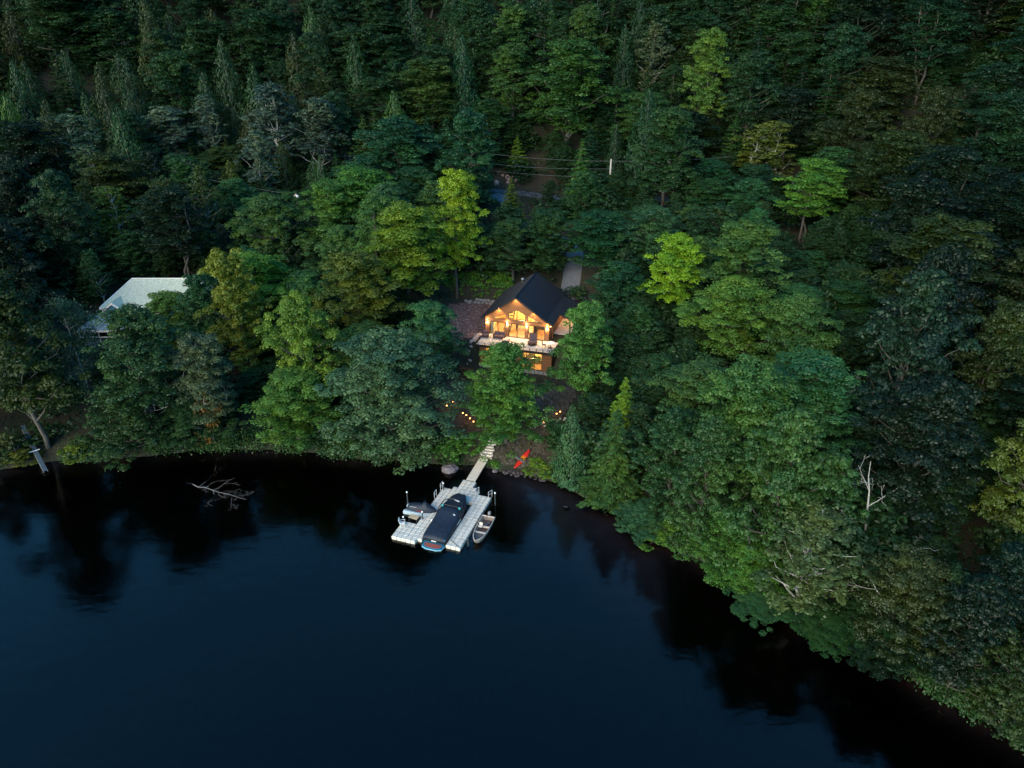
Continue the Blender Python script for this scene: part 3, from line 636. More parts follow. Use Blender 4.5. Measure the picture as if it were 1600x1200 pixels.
# white ladder rails
m_alu = mat('white_tube', (.66, .66, .66), .4, .2)
def rail(u, v, rz, label):
    x, y = dk(u, v); t = empty('ladder_rail', (x, y, .36), -DA+rz, label, 'handrail', 'white ladder rails at the dock edge')
    for s in (-1, 1): MB().tube([(s*.26, 0, -.1), (s*.26, -.02, .72)], .026, 6).build('upright', m_alu, t)
    for z in (.36, .74): MB().tube([(-.28, -.02, z), (.28, -.02, z)], .026, 6).build('crossbar', m_alu, t)
rail(1.4, 8.75, R(90), 'white ladder rail at the rear of the dock\'s left edge'); rail(1.4, 7.2, R(90), 'white ladder rail further forward on the dock\'s left edge')
rail(5.35, 9.1, R(65), 'white ladder rail right beside the dock neck'); rail(6.85, 9.05, R(65), 'white ladder rail at the dock\'s rear right corner')
# chair, board
m_res = mat('white_resin', (.72, .71, .69), .45)
x, y = dk(.35, 1.75); t = empty('white_chair', (x, y, .37), -DA+R(110), 'white resin chair at the left end of the dock', 'chair')
MB().box(-.24, .24, -.24, .22, .36, .4, .015).build('seat', m_res, t)
b = MB(); b.cbox((0, .28, .66), (.5, .05, .55), (R(-14), 0, 0), .015); b.build('backrest', m_res, t)
for s in (-1, 1):
    MB().box(s*.27-.03, s*.27+.03, -.24, .22, .56, .6, .01).build('armrest', m_res, t)
    for y_ in (-.2, .18): MB().tube([(s*.26, y_, .56), (s*.29, y_*1.1, 0)], .022, 6).build('leg', m_res, t)
x, y = dk(.95, 3.05); t = empty('tan_bench', (x, y, .0), -DA-R(4), 'small tan topped bench on the rear edge of the left dock arm', 'bench')
MB().box(-.5, .5, -.28, .28, .66, .72, .015).build('seat', mat('tan_board', (.52, .38, .24), .6, noise=(4, .15)), t)
for x_ in (-.42, .42):
    for y_ in (-.22, .22): MB().box(x_-.03, x_+.03, y_-.03, y_+.03, -.5, .658).build('leg', m_pole, t)
# covered jet ski on its own float
m_navy = mat('navy_cover', (.005, .013, .030), .65, noise=(3, .35), bump=(3, .5)); m_jf = mat('pale_blue_float', (.34, .43, .50), .5, noise=(2, .15), bump=(6, .2))
JX, JY, JA = -9.3, 58.0, R(-15)
t = empty('jet_ski_float', (JX, JY, 0), JA, 'pale blue grey drive-on float under the covered jet ski', 'float')
MB().box(-1.75, 1.75, -.75, -.25, -.15, .34, .1).build('float_block', m_jf, t); MB().box(-1.6, 1.75, -.24, .24, -.15, .2, .06).build('float_block', m_jf, t); MB().box(-1.75, 1.75, .25, .75, -.15, .34, .1).build('float_block', m_jf, t)
b = MB()
for k in range(6): b.cbox((-1.45+k*.55, -.5, .345), (.06, .4, .02))
b.build('tread_strip', m_jf, t)
t = empty('jet_ski', (JX+.05, JY+.02, .2), JA, 'jet ski under a navy fitted cover on the pale float', 'jet ski')
def loft(secs, seg=14, low=None):
    """secs: (x, halfwidth, z bottom, z top, power) -> closed body along x"""
    b = MB(); rs_ = []
    for x, w_, z0, z1, p in secs:
        r = []
        for k in range(seg+1):
            a = math.pi*k/seg; c, s = math.cos(a), math.sin(a)
            r.append((x, w_*math.copysign(abs(c)**p, c), z0+(z1-z0)*abs(s)**p))
        rs_.append(r)
    return b.rings(rs_, True, True)
loft([(-1.5, .3, .05, .32, .8), (-1.42, .48, .02, .5, .7), (-.9, .54, 0, .72, .8), (-.3, .56, 0, .8, .9), (.1, .56, 0, .82, 1.1), (.25, .55, 0, 1.12, 1.3), (.45, .55, 0, 1.16, 1.2), (.7, .53, 0, .85, .9), (1.1, .44, .03, .62, .8), (1.45, .22, .1, .42, .8), (1.58, .06, .2, .34, .8)]).build('cover', m_navy, t, True)
loft([(-1.52, .4, -.12, .14, .4), (-1, .5, -.14, .14, .4), (.4, .5, -.14, .14, .5), (1.2, .36, -.1, .16, .6), (1.62, .05, .05, .2, .8)]).build('hull', mat('dark_hull', (.03, .035, .045), .3), t, True)
MB().cbox((-.75, -.40, .57), (.75, .015, .11), (R(42), 0, 0)).build('label_patch', m_white, t); MB().cbox((-.05, -.53, .28), (.7, .012, .07), (R(14), 0, 0)).build('label_strip', mat('red_print', (.45, .04, .02), .5), t)
for a in (-.16, .16): MB().tube([(.38, a, 1.05), (.34, a*2.4, 1.1)], .03, 6).build('handlebar', m_navy, t)
# covered wakeboat
BA = R(18.2); bx, by = dk(4.28, .55)
boat = empty('wakeboat', (bx, by, 0), -BA, 'wakeboat under a navy cover between the two dock arms', 'boat')
m_hullb = mat('turquoise_gelcoat', (.015, .16, .27), .2, noise=(1, .1)); m_hullw = mat('dark_gelcoat', (.03, .04, .06), .2)
def hull_sec(y, w_, zt, zb): return [(-w_, y, zt), (-w_*.98, y, zt-.25), (-w_*.8, y, zb+.15), (0, y, zb), (w_*.8, y, zb+.15), (w_*.98, y, zt-.25), (w_, y, zt)]
HS = [(.0, 1.16, .78, -.3), (.8, 1.2, .78, -.35), (3, 1.23, .82, -.4), (4.6, 1.2, .88, -.36), (5.6, 1.05, .95, -.2), (6.3, .84, 1.0, .05), (6.85, .58, 1.02, .35), (7.0, .45, 1.02, .6)]
b = MB(); b.rings([hull_sec(*s) for s in HS], True, True); b.build('hull', m_hullb, boat, True)
b = MB(); rs_ = []
for y, w_, z0, dome in [(-.03, 1.15, .66, .05), (.3, 1.2, .70, .16), (1.2, 1.25, .68, .26), (2.2, 1.27, .68, .34), (3.0, 1.27, .70, .44), (3.5, 1.27, .72, .62), (3.9, 1.26, .74, .72), (4.4, 1.24, .78, .52), (5.0, 1.17, .82, .36), (5.7, 1.04, .88, .27), (6.3, .86, .95, .2), (6.85, .6, 1.0, .12), (7.05, .46, 1.02, .03)]:
    r = [(-w_, y, z0-.30)]
    for k in range(13):
        a = math.pi*k/12; r.append((-w_*math.copysign(abs(math.cos(a))**.75, math.cos(a)), y, z0+.08+dome*abs(math.sin(a))**.8+(.03*math.sin(y*5+k) if 0 < k < 12 else 0)))
    r.append((w_, y, z0-.30)); rs_.append(r)
b.rings(rs_, True, True); b.build('cover', m_navy, boat, True)
MB().slab([(-1.1, -.05), (1.1, -.05), (.95, -.62), (.5, -.8), (-.5, -.8), (-.95, -.62)][::-1], .12, .24).build('swim_platform', m_hullb, boat)
MB().slab([(-.92, -.12), (.92, -.12), (.78, -.56), (.42, -.7), (-.42, -.7), (-.78, -.56)][::-1], .243, .262).build('platform_mat', mat('rust_red_mat', (.30, .075, .06), .85, noise=(12, .3), bump=(30, .4)), boat)
b = MB(); b.slab([(-1.14, -.02), (1.14, -.02), (1.0, -.66), (.52, -.86), (-.52, -.86), (-1.0, -.66)][::-1], .07, .118); b.build('platform_rim', mat('pale_blue_rim', (.35, .62, .75), .3), boat)
b = MB()
for s in (-1, 1):
    b.tube([(s*1.22, 3.2, .85), (s*1.18, 3.9, 1.35), (s*1.0, 4.9, 1.62), (s*.55, 5.25, 1.66)], .045, 8); b.tube([(s*1.2, 4.3, .85), (s*1.12, 4.6, 1.3), (s*1.0, 4.9, 1.62)], .04, 8)
b.tube([(-.6, 5.25, 1.66), (0, 5.32, 1.68), (.6, 5.25, 1.66)], .045, 8); b.tube([(-1.1, 4.4, 1.5), (1.1, 4.4, 1.5)], .035, 8); b.build('tower', m_black, boat)
for s in (-1, 1): MB().lathe([(.08, -.12), (.11, -.08), (.11, .1), (.05, .14)], 10, (s*.92, 4.35, 1.4)).build('tower_speaker', mat('teal_speaker', (.04, .35, .36), .3), boat, True)
MB().cbox((.1, 5.7, 1.24), (.62, .2, .02), (0, 0, R(-20))).build('cover_logo', m_white, boat); MB().cbox((.75, 3.4, 1.30), (.22, .2, .06), (0, R(20), 0), .02).build('mirror', m_white, boat)
MB().cbox((1.285, 3.2, .66), (.012, .9, .12)).build('hull_stripe', m_white, boat)
MB().lathe([(.1, -.2), (.13, -.1), (.13, .1), (.06, .2)], 10, (-1.36, 2.7, .55)).build('fender', m_white, boat, True)
MB().cbox((0, -.06, .52), (.5, .02, .1)).build('transom_badge', m_white, boat)
# small open fishing boat
fx, fy = dk(8.07, 1.75)
fb = empty('fishing_boat', (fx, fy, 0), -R(16.5), 'small open aluminium fishing boat with brown interior beside the right arm', 'boat')
m_al = mat('tan_aluminium', (.40, .35, .31), .4, .3, noise=(3, .15)); m_in = mat('brown_carpet', (.09, .06, .05), .9, noise=(12, .3)); m_gr = mat('grey_foredeck', (.09, .09, .1), .9, noise=(6, .5)); m_lite = mat('cream_gunwale', (.55, .49, .43), .5)
FS = [(0, .03, .62, .35), (.35, .32, .6, .0), (.9, .53, .55, -.12), (1.8, .66, .5, -.18), (3, .7, .48, -.2), (4.05, .66, .48, -.16)]
b = MB(); outer = [hull_sec(y, w_, zt, zb) for y, w_, zt, zb in FS]; b.rings(outer, False, False, False)
inner = [[(x*.93, yy+.02, max(zz+.05, .06)) for x, yy, zz in r] for r in outer]; b.rings([r[::-1] for r in inner], False, False, False)
b.add(outer[-1], [tuple(range(6, -1, -1))]); b.add(inner[-1], [tuple(range(7))]); b.build('hull', m_al, fb)
b = MB()
for s in (-1, 1): b.tube([(s*w_*.97, y, zt+.01) for y, w_, zt, zb in FS], .04, 6)
b.tube([(-.66, 4.05, .49), (.66, 4.05, .49)], .05, 6); b.build('gunwale', m_lite, fb)
MB().slab([(-.2, .35), (.2, .35), (.48, 1.0), (.56, 1.5), (-.56, 1.5), (-.48, 1.0)], .28, .34).build('foredeck', m_gr, fb)
MB().slab([(-.56, 1.53), (.56, 1.53), (.6, 3.9), (-.6, 3.9)], .08, .12).build('floor_mat', m_in, fb)
for y in (1.5, 2.45): MB().box(-.6, .6, y, y+.16, .3, .42).build('thwart', m_lite, fb)
t2 = MB(); t2.cbox((-.25, 2.3, .55), (.36, .34, .06), bev=.02); t2.cbox((-.25, 2.48, .72), (.36, .06, .3), (R(-10), 0, 0), .02); t2.build('boat_seat', m_lite, fb)
o = MB().cbox((.05, 4.2, .78), (.28, .36, .34), (R(8), 0, 0), .06).build('outboard_motor', mat('grey_cowl', (.22, .22, .24), .4), fb); MB().tube([(.05, 4.22, .62), (.05, 4.26, -.3)], .06, 8).build('motor_shaft', m_pole, o); MB().tube([(.05, 4.05, .75), (-.1, 3.5, .72)], .02, 6).build('tiller', m_pole, o)
for (x_, y_, a) in ((.25, 3.4, .2), (.1, 3.1, -.5)): MB().cbox((x_, y_, .2), (.3, .35, .2), (0, 0, a), .04).build('storage_box', m_gr, fb)
# mooring lines
m_rope = mat('dark_rope', (.03, .03, .035), .9)
def rope(p, q, label, sag=.08):
    pts = [tuple(Vector(p).lerp(Vector(q), k/6)-Vector((0, 0, sag*4*(k/6)*(1-k/6)))) for k in range(7)]
    MB().tube(pts, .02, 5).build('mooring_line', m_rope, label=label, cat='rope')
a = dk(6.9, 1.2); c = dk(7.95, 1.95); rope((*a, .39), (*c, .6), 'dark rope from the right dock arm to the fishing boat bow')
a = dk(5.7, 1.3); c = dk(6.9, .6); rope((*a, .395), (*c, .395), 'dark rope lying across the tip of the right dock arm', 0)
# ---------------------------------------------------------------- kayak, lanterns, shore stones, poles
kx, ky = 1.15, 66.55
kz = float(height(kx, ky))
k0 = Vector((.25, 65.3, float(height(.25, 65.3)))); k1 = Vector((2.1, 67.75, float(height(2.1, 67.75)))); kd = (k1-k0); yaw = math.atan2(kd.y, kd.x); pit = math.atan2(kd.z, kd.xy.length)
m_kr = mat('red_plastic', (.55, .02, .015), .35); nt = m_kr.node_tree
tc = nt.nodes['Texture Coordinate']; sx = nt.nodes.new('ShaderNodeSeparateXYZ'); nt.links.new(tc.outputs['Object'], sx.inputs[0])
rp = nt.nodes.new('ShaderNodeValToRGB'); e = rp.color_ramp.elements; e[0].position = .0; e[0].color = (.55, .015, .012, 1); e[1].position = 1; e[1].color = (.6, .02, .03, 1)
for p_, c_ in ((.36, (.58, .03, .012)), (.48, (.75, .42, .03)), (.56, (.75, .20, .02)), (.66, (.6, .03, .02))): q = rp.color_ramp.elements.new(p_); q.color = (*c_, 1)
mr = nt.nodes.new('ShaderNodeMapRange'); mr.inputs[1].default_value = -1.6; mr.inputs[2].default_value = 1.6; nt.links.new(sx.outputs[0], mr.inputs[0]); nt.links.new(mr.outputs[0], rp.inputs[0]); nt.links.new(rp.outputs[0], nt.nodes['Principled BSDF'].inputs['Base Color'])
t = empty('kayak', tuple((k0+k1)/2+Vector((0, 0, .12))), 0, 'red kayak with yellow middle lying on the bank', 'kayak'); t.rotation_euler = (0, -pit, yaw)
b = MB(); rs_ = []
for x in np.linspace(-1.6, 1.6, 15):
    q = max(.03, (1-(abs(x)/1.62)**2.2)); w_ = .36*q**.8; h_ = .15*q**.5; up = .10*(abs(x)/1.6)**2
    rs_.append([(x, w_*math.cos(a), up+h_*math.sin(a)*(1 if math.sin(a) > 0 else .8)) for a in [2*math.pi*k/12 for k in range(12)]])
b.rings(rs_); b.build('hull', m_kr, t, True)
MB().lathe([(.22, .0), (.26, .015), (.2, .02)], 14, (-.25, 0, .15)).build('cockpit_rim', m_black, t); MB().cbox((-.25, 0, .16), (.3, .25, .03), bev=.01).build('seat', mat('orange_seat', (.7, .25, .03), .5), t)
c = Vector((.85, 66.15, 0)); z = float(height(c.x, c.y))
t = empty('grey_board', (c.x, c.y, z+.42), R(-62), 'weathered grey plank lying across the red kayak', 'plank'); t.rotation_euler = (0, R(-4), R(-55))
MB().box(-.85, .85, -.14, .14, -.03, .03, .012).build('board', mat('weathered_grey', (.16, .16, .17), .8, noise=(3, .3)), t)
# lanterns
m_glow = mat('lantern_glow', (1, .6, .3), .4, emit=((1, .34, .07), 4))
LAN = [(-7.73,76.11,'left'),(-7.24,75.86,'left'),(-7.98,75.22,'left'),(-5.93,73.72,'mid'),(-5.49,73.34,'mid'),(-5.03,72.75,'mid'),(-4.58,72.18,'mid'),(5.76,73.16,'right'),(5.32,72.8,'right'),(3.75,71.45,'right'),(11.76,80.92,'far')]
LT = dict(left='glowing orange lantern in the trio at the upper left of the path', mid='glowing orange lantern in the diagonal row of four left of the big tree', right='glowing orange lantern beside the white rocks right of the big tree', far='lone glowing orange lantern among the trees right of the cabin')
LL = ['glowing orange lantern on the left of the upper trio left of the big tree', 'glowing orange lantern on the right of the upper trio left of the big tree', 'lowest lantern of the trio left of the big tree',
      'uppermost lantern of the diagonal row of four left of the big tree', 'second lantern from the top in the diagonal row of four', 'third lantern from the top in the diagonal row of four', 'lowest lantern of the diagonal row of four left of the big tree',
      'rightmost glowing lantern above the heap of white rocks', 'middle glowing lantern beside the heap of white rocks', 'lowest of the three lanterns right of the big tree, left of the white rocks', LT['far']]
for li, (x, y, w_) in enumerate(LAN):
    h_ = 2.3 if w_ == 'far' else .55
    t = empty('path_lantern', (x, y, float(height(x, y))), 0, LL[li], 'lantern', 'glowing lanterns on posts along the garden path')
    MB().tube([(0, 0, 0), (0, 0, h_)], .02, 6).build('post', m_black, t); MB().ball((0, 0, h_+.1), .08, 8).build('globe', m_glow, t, True)
    MB().lathe([(.09, 0), (.1, .01), (.03, .06)], 8, (0, 0, h_+.2)).build('hood', m_black, t)
    point('lantern_light', (x, y, float(height(x, y))+h_+.1), 1.2, (1, .45, .15), .1)
ry_ = random.Random(11); sp = []
for (cx_, cy_, n, sd_) in ((5.5, 72.35, 14, .55), (4.3, 71.75, 6, .35)):
    for _ in range(n): x = cx_+ry_.gauss(0, sd_); y = cy_+ry_.gauss(0, .22); sp.append((x, y, float(height(x, y)), ry_.uniform(.13, .24)))
rocks(sp, 'white_rock', 'pale rock in the heap lit by the right lanterns', 'rock', 'pale rocks beside the right lanterns', mat('white_rock', (.6, .56, .52), .8, noise=(5, .2), bump=(8, .5)), 3)
m_gr2 = mat('purple_grey_granite', (.15, .13, .15), .8, noise=(3, .35), bump=(5, .7))
rocks([(-7.0, 65.5, -.15, .85)], 'shore_boulder', ['big purple grey boulder in the shallows left of the gangway'], 'rock', None, m_gr2, 2, .6)
rocks([(-1.9, 65.3, -.1, .38)], 'shore_rock', ['rounded grey rock at the waterline just right of the gangway'], 'rock', None, m_gr2, 4, .6)
rocks([(-4.35, 68.0, .6, .2)], 'tan_rock', ['small tan rock left of the stone steps'], 'rock', None, m_rock2, 6, .6)
sp = []
for k in range(26):
    a = k/25; x = -1+a*5+ry_.gauss(0, .2); y = float(np.interp(x, SHORE[:,0], SHORE[:,1]))+ry_.gauss(-.15, .28); sp.append((x, y, float(height(x, y)), ry_.uniform(.12, .26)))
rocks(sp, 'shore_stone', 'dark stone at the water edge below the kayak', 'rock', 'dark stones at the water edge below the kayak', mat('dark_stone', (.06, .045, .05), .7, noise=(4, .4), bump=(6, .6)), 9)
rocks([(-7.4, 60.9, -.5, .8)], 'sunken_rock', ['rusty orange submerged rock beside the rear of the dock'], 'rock', None, mat('rusty_rock', (.30, .10, .03), .8, noise=(2, .4), bump=(4, .5)), 12, .35)  # stands in for lit lake bed, orange glow painted into its colour
MB().ball((0, 0, 0), .35, 10, (1, .7, .4), .15).build('sunken_rock', mat('dark_stone', (.06, .045, .05)), None, True, (5.6, 58.9, -.12), label='small dark rock just breaking the surface right of the bay', cat='rock')
# pink cut rocks by the road
sp = [(-1.1+ry_.uniform(-2.2, 2.2), 148.2+ry_.uniform(-1, 1.2), 0, ry_.uniform(.3, .7)) for _ in range(12)]
sp = [(x, y, float(height(x, y)), s) for x, y, _, s in sp]
rocks(sp, 'roadside_rock', 'pinkish broken rock at the cut above the road', 'rock', 'pinkish broken rocks at the road cut', mat('pink_rock', (.36, .24, .21), .85, noise=(3, .4), bump=(5, .7)), 15)
sp = [(3.2+ry_.uniform(-1.6, 1.6), 123.2+ry_.uniform(-.8, .8)-.3*k/6, 0, ry_.uniform(.2, .45)) for k in range(8)]
sp = [(x, y, float(height(x, y)), s) for x, y, _, s in sp]
rocks(sp, 'drive_rock', 'pale rock edging the bend of the driveway', 'rock', 'pale rocks edging the driveway bend', m_rock2, 16)
# poles and wires
m_wood = mat('pale_pole', (.52, .49, .44), .8, noise=(2, .2), stretch=(8, 8, 1)); m_wire = mat('wire', (.16, .17, .17), .5)
px_, py_ = 18.6, 136.9; pz = float(height(px_, py_))
t = empty('utility_pole', (px_, py_, pz), 0, 'pale wooden utility pole by the road above the driveway', 'utility pole')
MB().tube([(0, 0, -.5), (.05, 0, 7.9)], [.2, .15], 10).build('pole', m_wood, t)
for z in (7.6, 6.2, 4.6): MB().lathe([(.05, 0), (.09, .04), (.05, .1)], 8, (.02, -.2, z)).build('insulator', m_white, t)
MB().tube([(.04, -.02, 5.6), (.5, -.02, 5.6)], .04, 6).build('bracket', m_pole, t)
def wire(p, q, sag, label):
    pts = [tuple(Vector(p).lerp(Vector(q), k/14)-Vector((0, 0, sag*4*(k/14)*(1-k/14)))) for k in range(15)]
    MB().tube(pts, .02, 4).build('power_line', m_wire, label=label, cat='cable', group='power lines strung along the road')
wire((18.6, 136.7, pz+7.6), (-9, 146.5, pz+7.9), .5, 'highest wire running left from the pale utility pole')
wire((18.6, 136.7, pz+4.7), (-9, 146.5, pz+4.6), .5, 'lowest wire running left from the pale utility pole')
wire((18.6, 136.7, pz+6.2), (-9, 146.5, pz+6.0), .6, 'middle wire running left from the pale utility pole')
wire((18.6, 136.7, pz+7.6), (52, 137, pz+9.5), .6, 'thin wire running right from the pale utility pole')
p2 = (-37.2, 122.5, 0); z2 = float(height(p2[0], p2[1]))
t = empty('utility_pole', (p2[0], p2[1], z2), 0, 'white capped utility pole top showing above the trees left of centre', 'utility pole')
MB().tube([(0, 0, -.5), (0, 0, 6.9)], [.2, .13], 10).build('pole', m_wood, t); MB().lathe([(.2, 0), (.24, .05), (.24, .5), (.15, .6)], 10, (.25, -.1, 6.1)).build('transformer', m_white, t)
MB().box(-.5, .5, -.06, .06, 6.5, 6.62).build('crossarm', m_wood, t)
wire((-37.2, 122.5, z2+6.7), (-82, 130, z2+15), .9, 'long thin wire crossing the left hillside')
# the neighbour's dock section stored on the left bank
nd = empty('stored_dock', (-54.2, 67.6, 1.0), 0, 'dark blue plank dock section leaning on the left bank', 'dock')
a = Vector((-3.0, 3.1, 1.7)); c = Vector((2.3, -2.6, -.75)); dr = (c-a); L_ = dr.length; u_ = dr.normalized(); s_ = Vector((0, 0, 1)).cross(u_).normalized(); n_ = u_.cross(s_)
m_ndk = mat('slate_blue_planks', (.05, .08, .11), .6, noise=(3, .25))
M = Matrix((( u_.x, s_.x, n_.x, a.x), (u_.y, s_.y, n_.y, a.y), (u_.z, s_.z, n_.z, a.z), (0, 0, 0, 1)))
for k in range(16):
    b = MB(); b.M = M; b.box(k*L_/16+.01, (k+1)*L_/16-.01, -.22, .22, 0, .04); b.build('plank', m_ndk, nd)
for s in (-.22, .17):
    b = MB(); b.M = M; b.box(0, L_, s, s+.06, -.14, -.003); b.build('rail', m_alu, nd)
for q0, q1 in (((-2.2, 1.2, .9), (-.6, 1.7, .8)), ((-1.9, -1.1, .1), (.5, .0, .45))): MB().tube([q0, q1], .045, 8).build('support_pipe', m_alu, nd)
# ---------------------------------------------------------------- trees: foliage material (each tree's own colour comes from its object colour)
def leaf_material(name='foliage', gloss=.025, trans=.2):
    m = bpy.data.materials.new(name); m.use_nodes = True; nt = m.node_tree; n = nt.nodes; l = nt.links
    n.remove(n['Principled BSDF']); o = n['Material Output']
    oi = n.new('ShaderNodeObjectInfo'); at = n.new('ShaderNodeAttribute'); at.attribute_name = 'tint'
    mr = n.new('ShaderNodeMapRange'); mr.inputs[3].default_value = .6; mr.inputs[4].default_value = 1.45; l.new(at.outputs['Fac'], mr.inputs[0])
    tc = n.new('ShaderNodeTexCoord'); nz = n.new('ShaderNodeTexNoise'); nz.inputs['Scale'].default_value = .32; nz.inputs['Detail'].default_value = 3; l.new(tc.outputs['Object'], nz.inputs['Vector'])
    w4 = n.new('ShaderNodeVectorMath'); w4.operation = 'MULTIPLY_ADD'; w4.inputs[1].default_value = (37, 53, 41); l.new(oi.outputs['Random'], w4.inputs[0]); l.new(tc.outputs['Object'], w4.inputs[2]); l.new(w4.outputs[0], nz.inputs['Vector'])
    pt = n.new('ShaderNodeMapRange'); pt.inputs[1].default_value = .38; pt.inputs[2].default_value = .66; l.new(nz.outputs[0], pt.inputs[0])
    yl = n.new('ShaderNodeMix'); yl.data_type = 'RGBA'; yl.blend_type = 'MULTIPLY'; yl.inputs[0].default_value = 1; l.new(oi.outputs['Color'], yl.inputs[6])
    ym = n.new('ShaderNodeMix'); ym.data_type = 'RGBA'; ym.inputs[6].default_value = (.72, .82, .95, 1); ym.inputs[7].default_value = (1.28, 1.16, .88, 1); ym.clamp_result = False; l.new(pt.outputs[0], ym.inputs[0]); l.new(ym.outputs[2], yl.inputs[7])
    hs = n.new('ShaderNodeHueSaturation'); l.new(yl.outputs[2], hs.inputs['Color']); l.new(mr.outputs[0], hs.inputs['Value'])
    mh = n.new('ShaderNodeMapRange'); mh.inputs[3].default_value = .515; mh.inputs[4].default_value = .475; l.new(at.outputs['Fac'], mh.inputs[0]); l.new(mh.outputs[0], hs.inputs['Hue'])
    d = n.new('ShaderNodeBsdfDiffuse'); t = n.new('ShaderNodeBsdfTranslucent'); g = n.new('ShaderNodeBsdfGlossy'); g.inputs['Roughness'].default_value = .5; g.inputs[0].default_value = (.8, .85, .9, 1)
    for q in (d, t): l.new(hs.outputs[0], q.inputs[0])
    a = n.new('ShaderNodeMixShader'); a.inputs[0].default_value = trans; l.new(d.outputs[0], a.inputs[1]); l.new(t.outputs[0], a.inputs[2])
    b = n.new('ShaderNodeMixShader'); b.inputs[0].default_value = gloss; l.new(a.outputs[0], b.inputs[1]); l.new(g.outputs[0], b.inputs[2]); l.new(b.outputs[0], o.inputs[0])
    return m
m_leaf = leaf_material()
m_bark = mat('grey_bark', (.075, .07, .062), .9, noise=(3, .4), bump=(10, .6), stretch=(3, 3, .6))
m_birch = mat('white_birch_bark', (.48, .47, .44), .8, noise=(4, .5, (.08, .08, .08)), stretch=(1, 1, 3), bump=(8, .3))
m_silver = mat('bleached_wood', (.36, .36, .34), .8, noise=(4, .3), bump=(12, .5), stretch=(3, 3, .7))
m_browndead = mat('dry_brown_wood', (.16, .12, .10), .9, noise=(4, .3))
rg = np.random.default_rng(12)
def unit(v): return v/np.maximum(np.linalg.norm(v, axis=-1, keepdims=True), 1e-9)
def leaves(P, N, size, asp=.62, jit=.55, tangent=None):
    """rhombic leaf faces at P with normals about N -> verts, faces"""
    k = len(P); n = unit(N+rg.normal(0, jit, (k, 3)))
    t = rg.normal(0, 1, (k, 3)) if tangent is None else tangent+rg.normal(0, .3, (k, 3))
    t = unit(t-n*(t*n).sum(1, keepdims=True)); b = np.cross(n, t)
    s = (np.asarray(size)*rg.uniform(.7, 1.3, k))[:, None]
    V = np.stack([P-t*s*.5, P+b*s*asp*.5+n*s*.06, P+t*s*.5-n*s*.05, P-b*s*asp*.5+n*s*.06], 1).reshape(-1, 3)
    return V, np.arange(4*k).reshape(k, 4)
def tubes_np(paths, seg=5):
    V = []; F = []; o = 0
    for pts, rad in paths:
        pts = np.asarray(pts, float); n = len(pts); T_ = unit(np.gradient(pts, axis=0)); a = np.array([0, 0, 1.]) if abs(T_[0][2]) < .8 else np.array([1., 0, 0])
        u = unit(np.cross(T_, a)); w = np.cross(T_, u); an = np.arange(seg)*2*np.pi/seg
        ring = pts[:, None, :]+(u[:, None, :]*np.cos(an)[None, :, None]+w[:, None, :]*np.sin(an)[None, :, None])*np.asarray(rad)[:, None, None]
        V.append(ring.reshape(-1, 3)); i = np.arange(n-1)[:, None]*seg; j = np.arange(seg)[None, :]
        F.append(np.stack([i+j, i+(j+1) % seg, i+seg+(j+1) % seg, i+seg+j], -1).reshape(-1, 4)+o); o += n*seg
    return np.concatenate(V), np.concatenate(F)
def bend(a, b, r0, r1, n=6, wob=.12, up=.15):
    a = np.asarray(a, float); b = np.asarray(b, float); t = np.linspace(0, 1, n)[:, None]; L = np.linalg.norm(b-a)
    p = a+(b-a)*t; p[:, 2] += np.sin(np.pi*t[:, 0])*(-up)*L; w = rg.normal(0, wob*L/n, (n, 3)); w[0] = 0; w[-1] = 0
    return p+w, np.linspace(r0, r1, n)
def clouds(C, Rr, per, flat=.6, low=-.12, upb=.38):
    """leaf positions over many little blobs: C (n,3), Rr (n,)"""
    n = len(C); k = n*per; i = np.repeat(np.arange(n), per)
    d = unit(rg.normal(0, 1, (k, 3))); d[:, 2] = np.where(d[:, 2] < low, -d[:, 2], d[:, 2])
    r = Rr[i][:, None]*rg.uniform(.55, 1.08, (k, 1)); off = d*r; off[:, 2] *= flat
    return C[i]+off, d*.9+np.array([0, 0, upb]), i
PROTO = {}
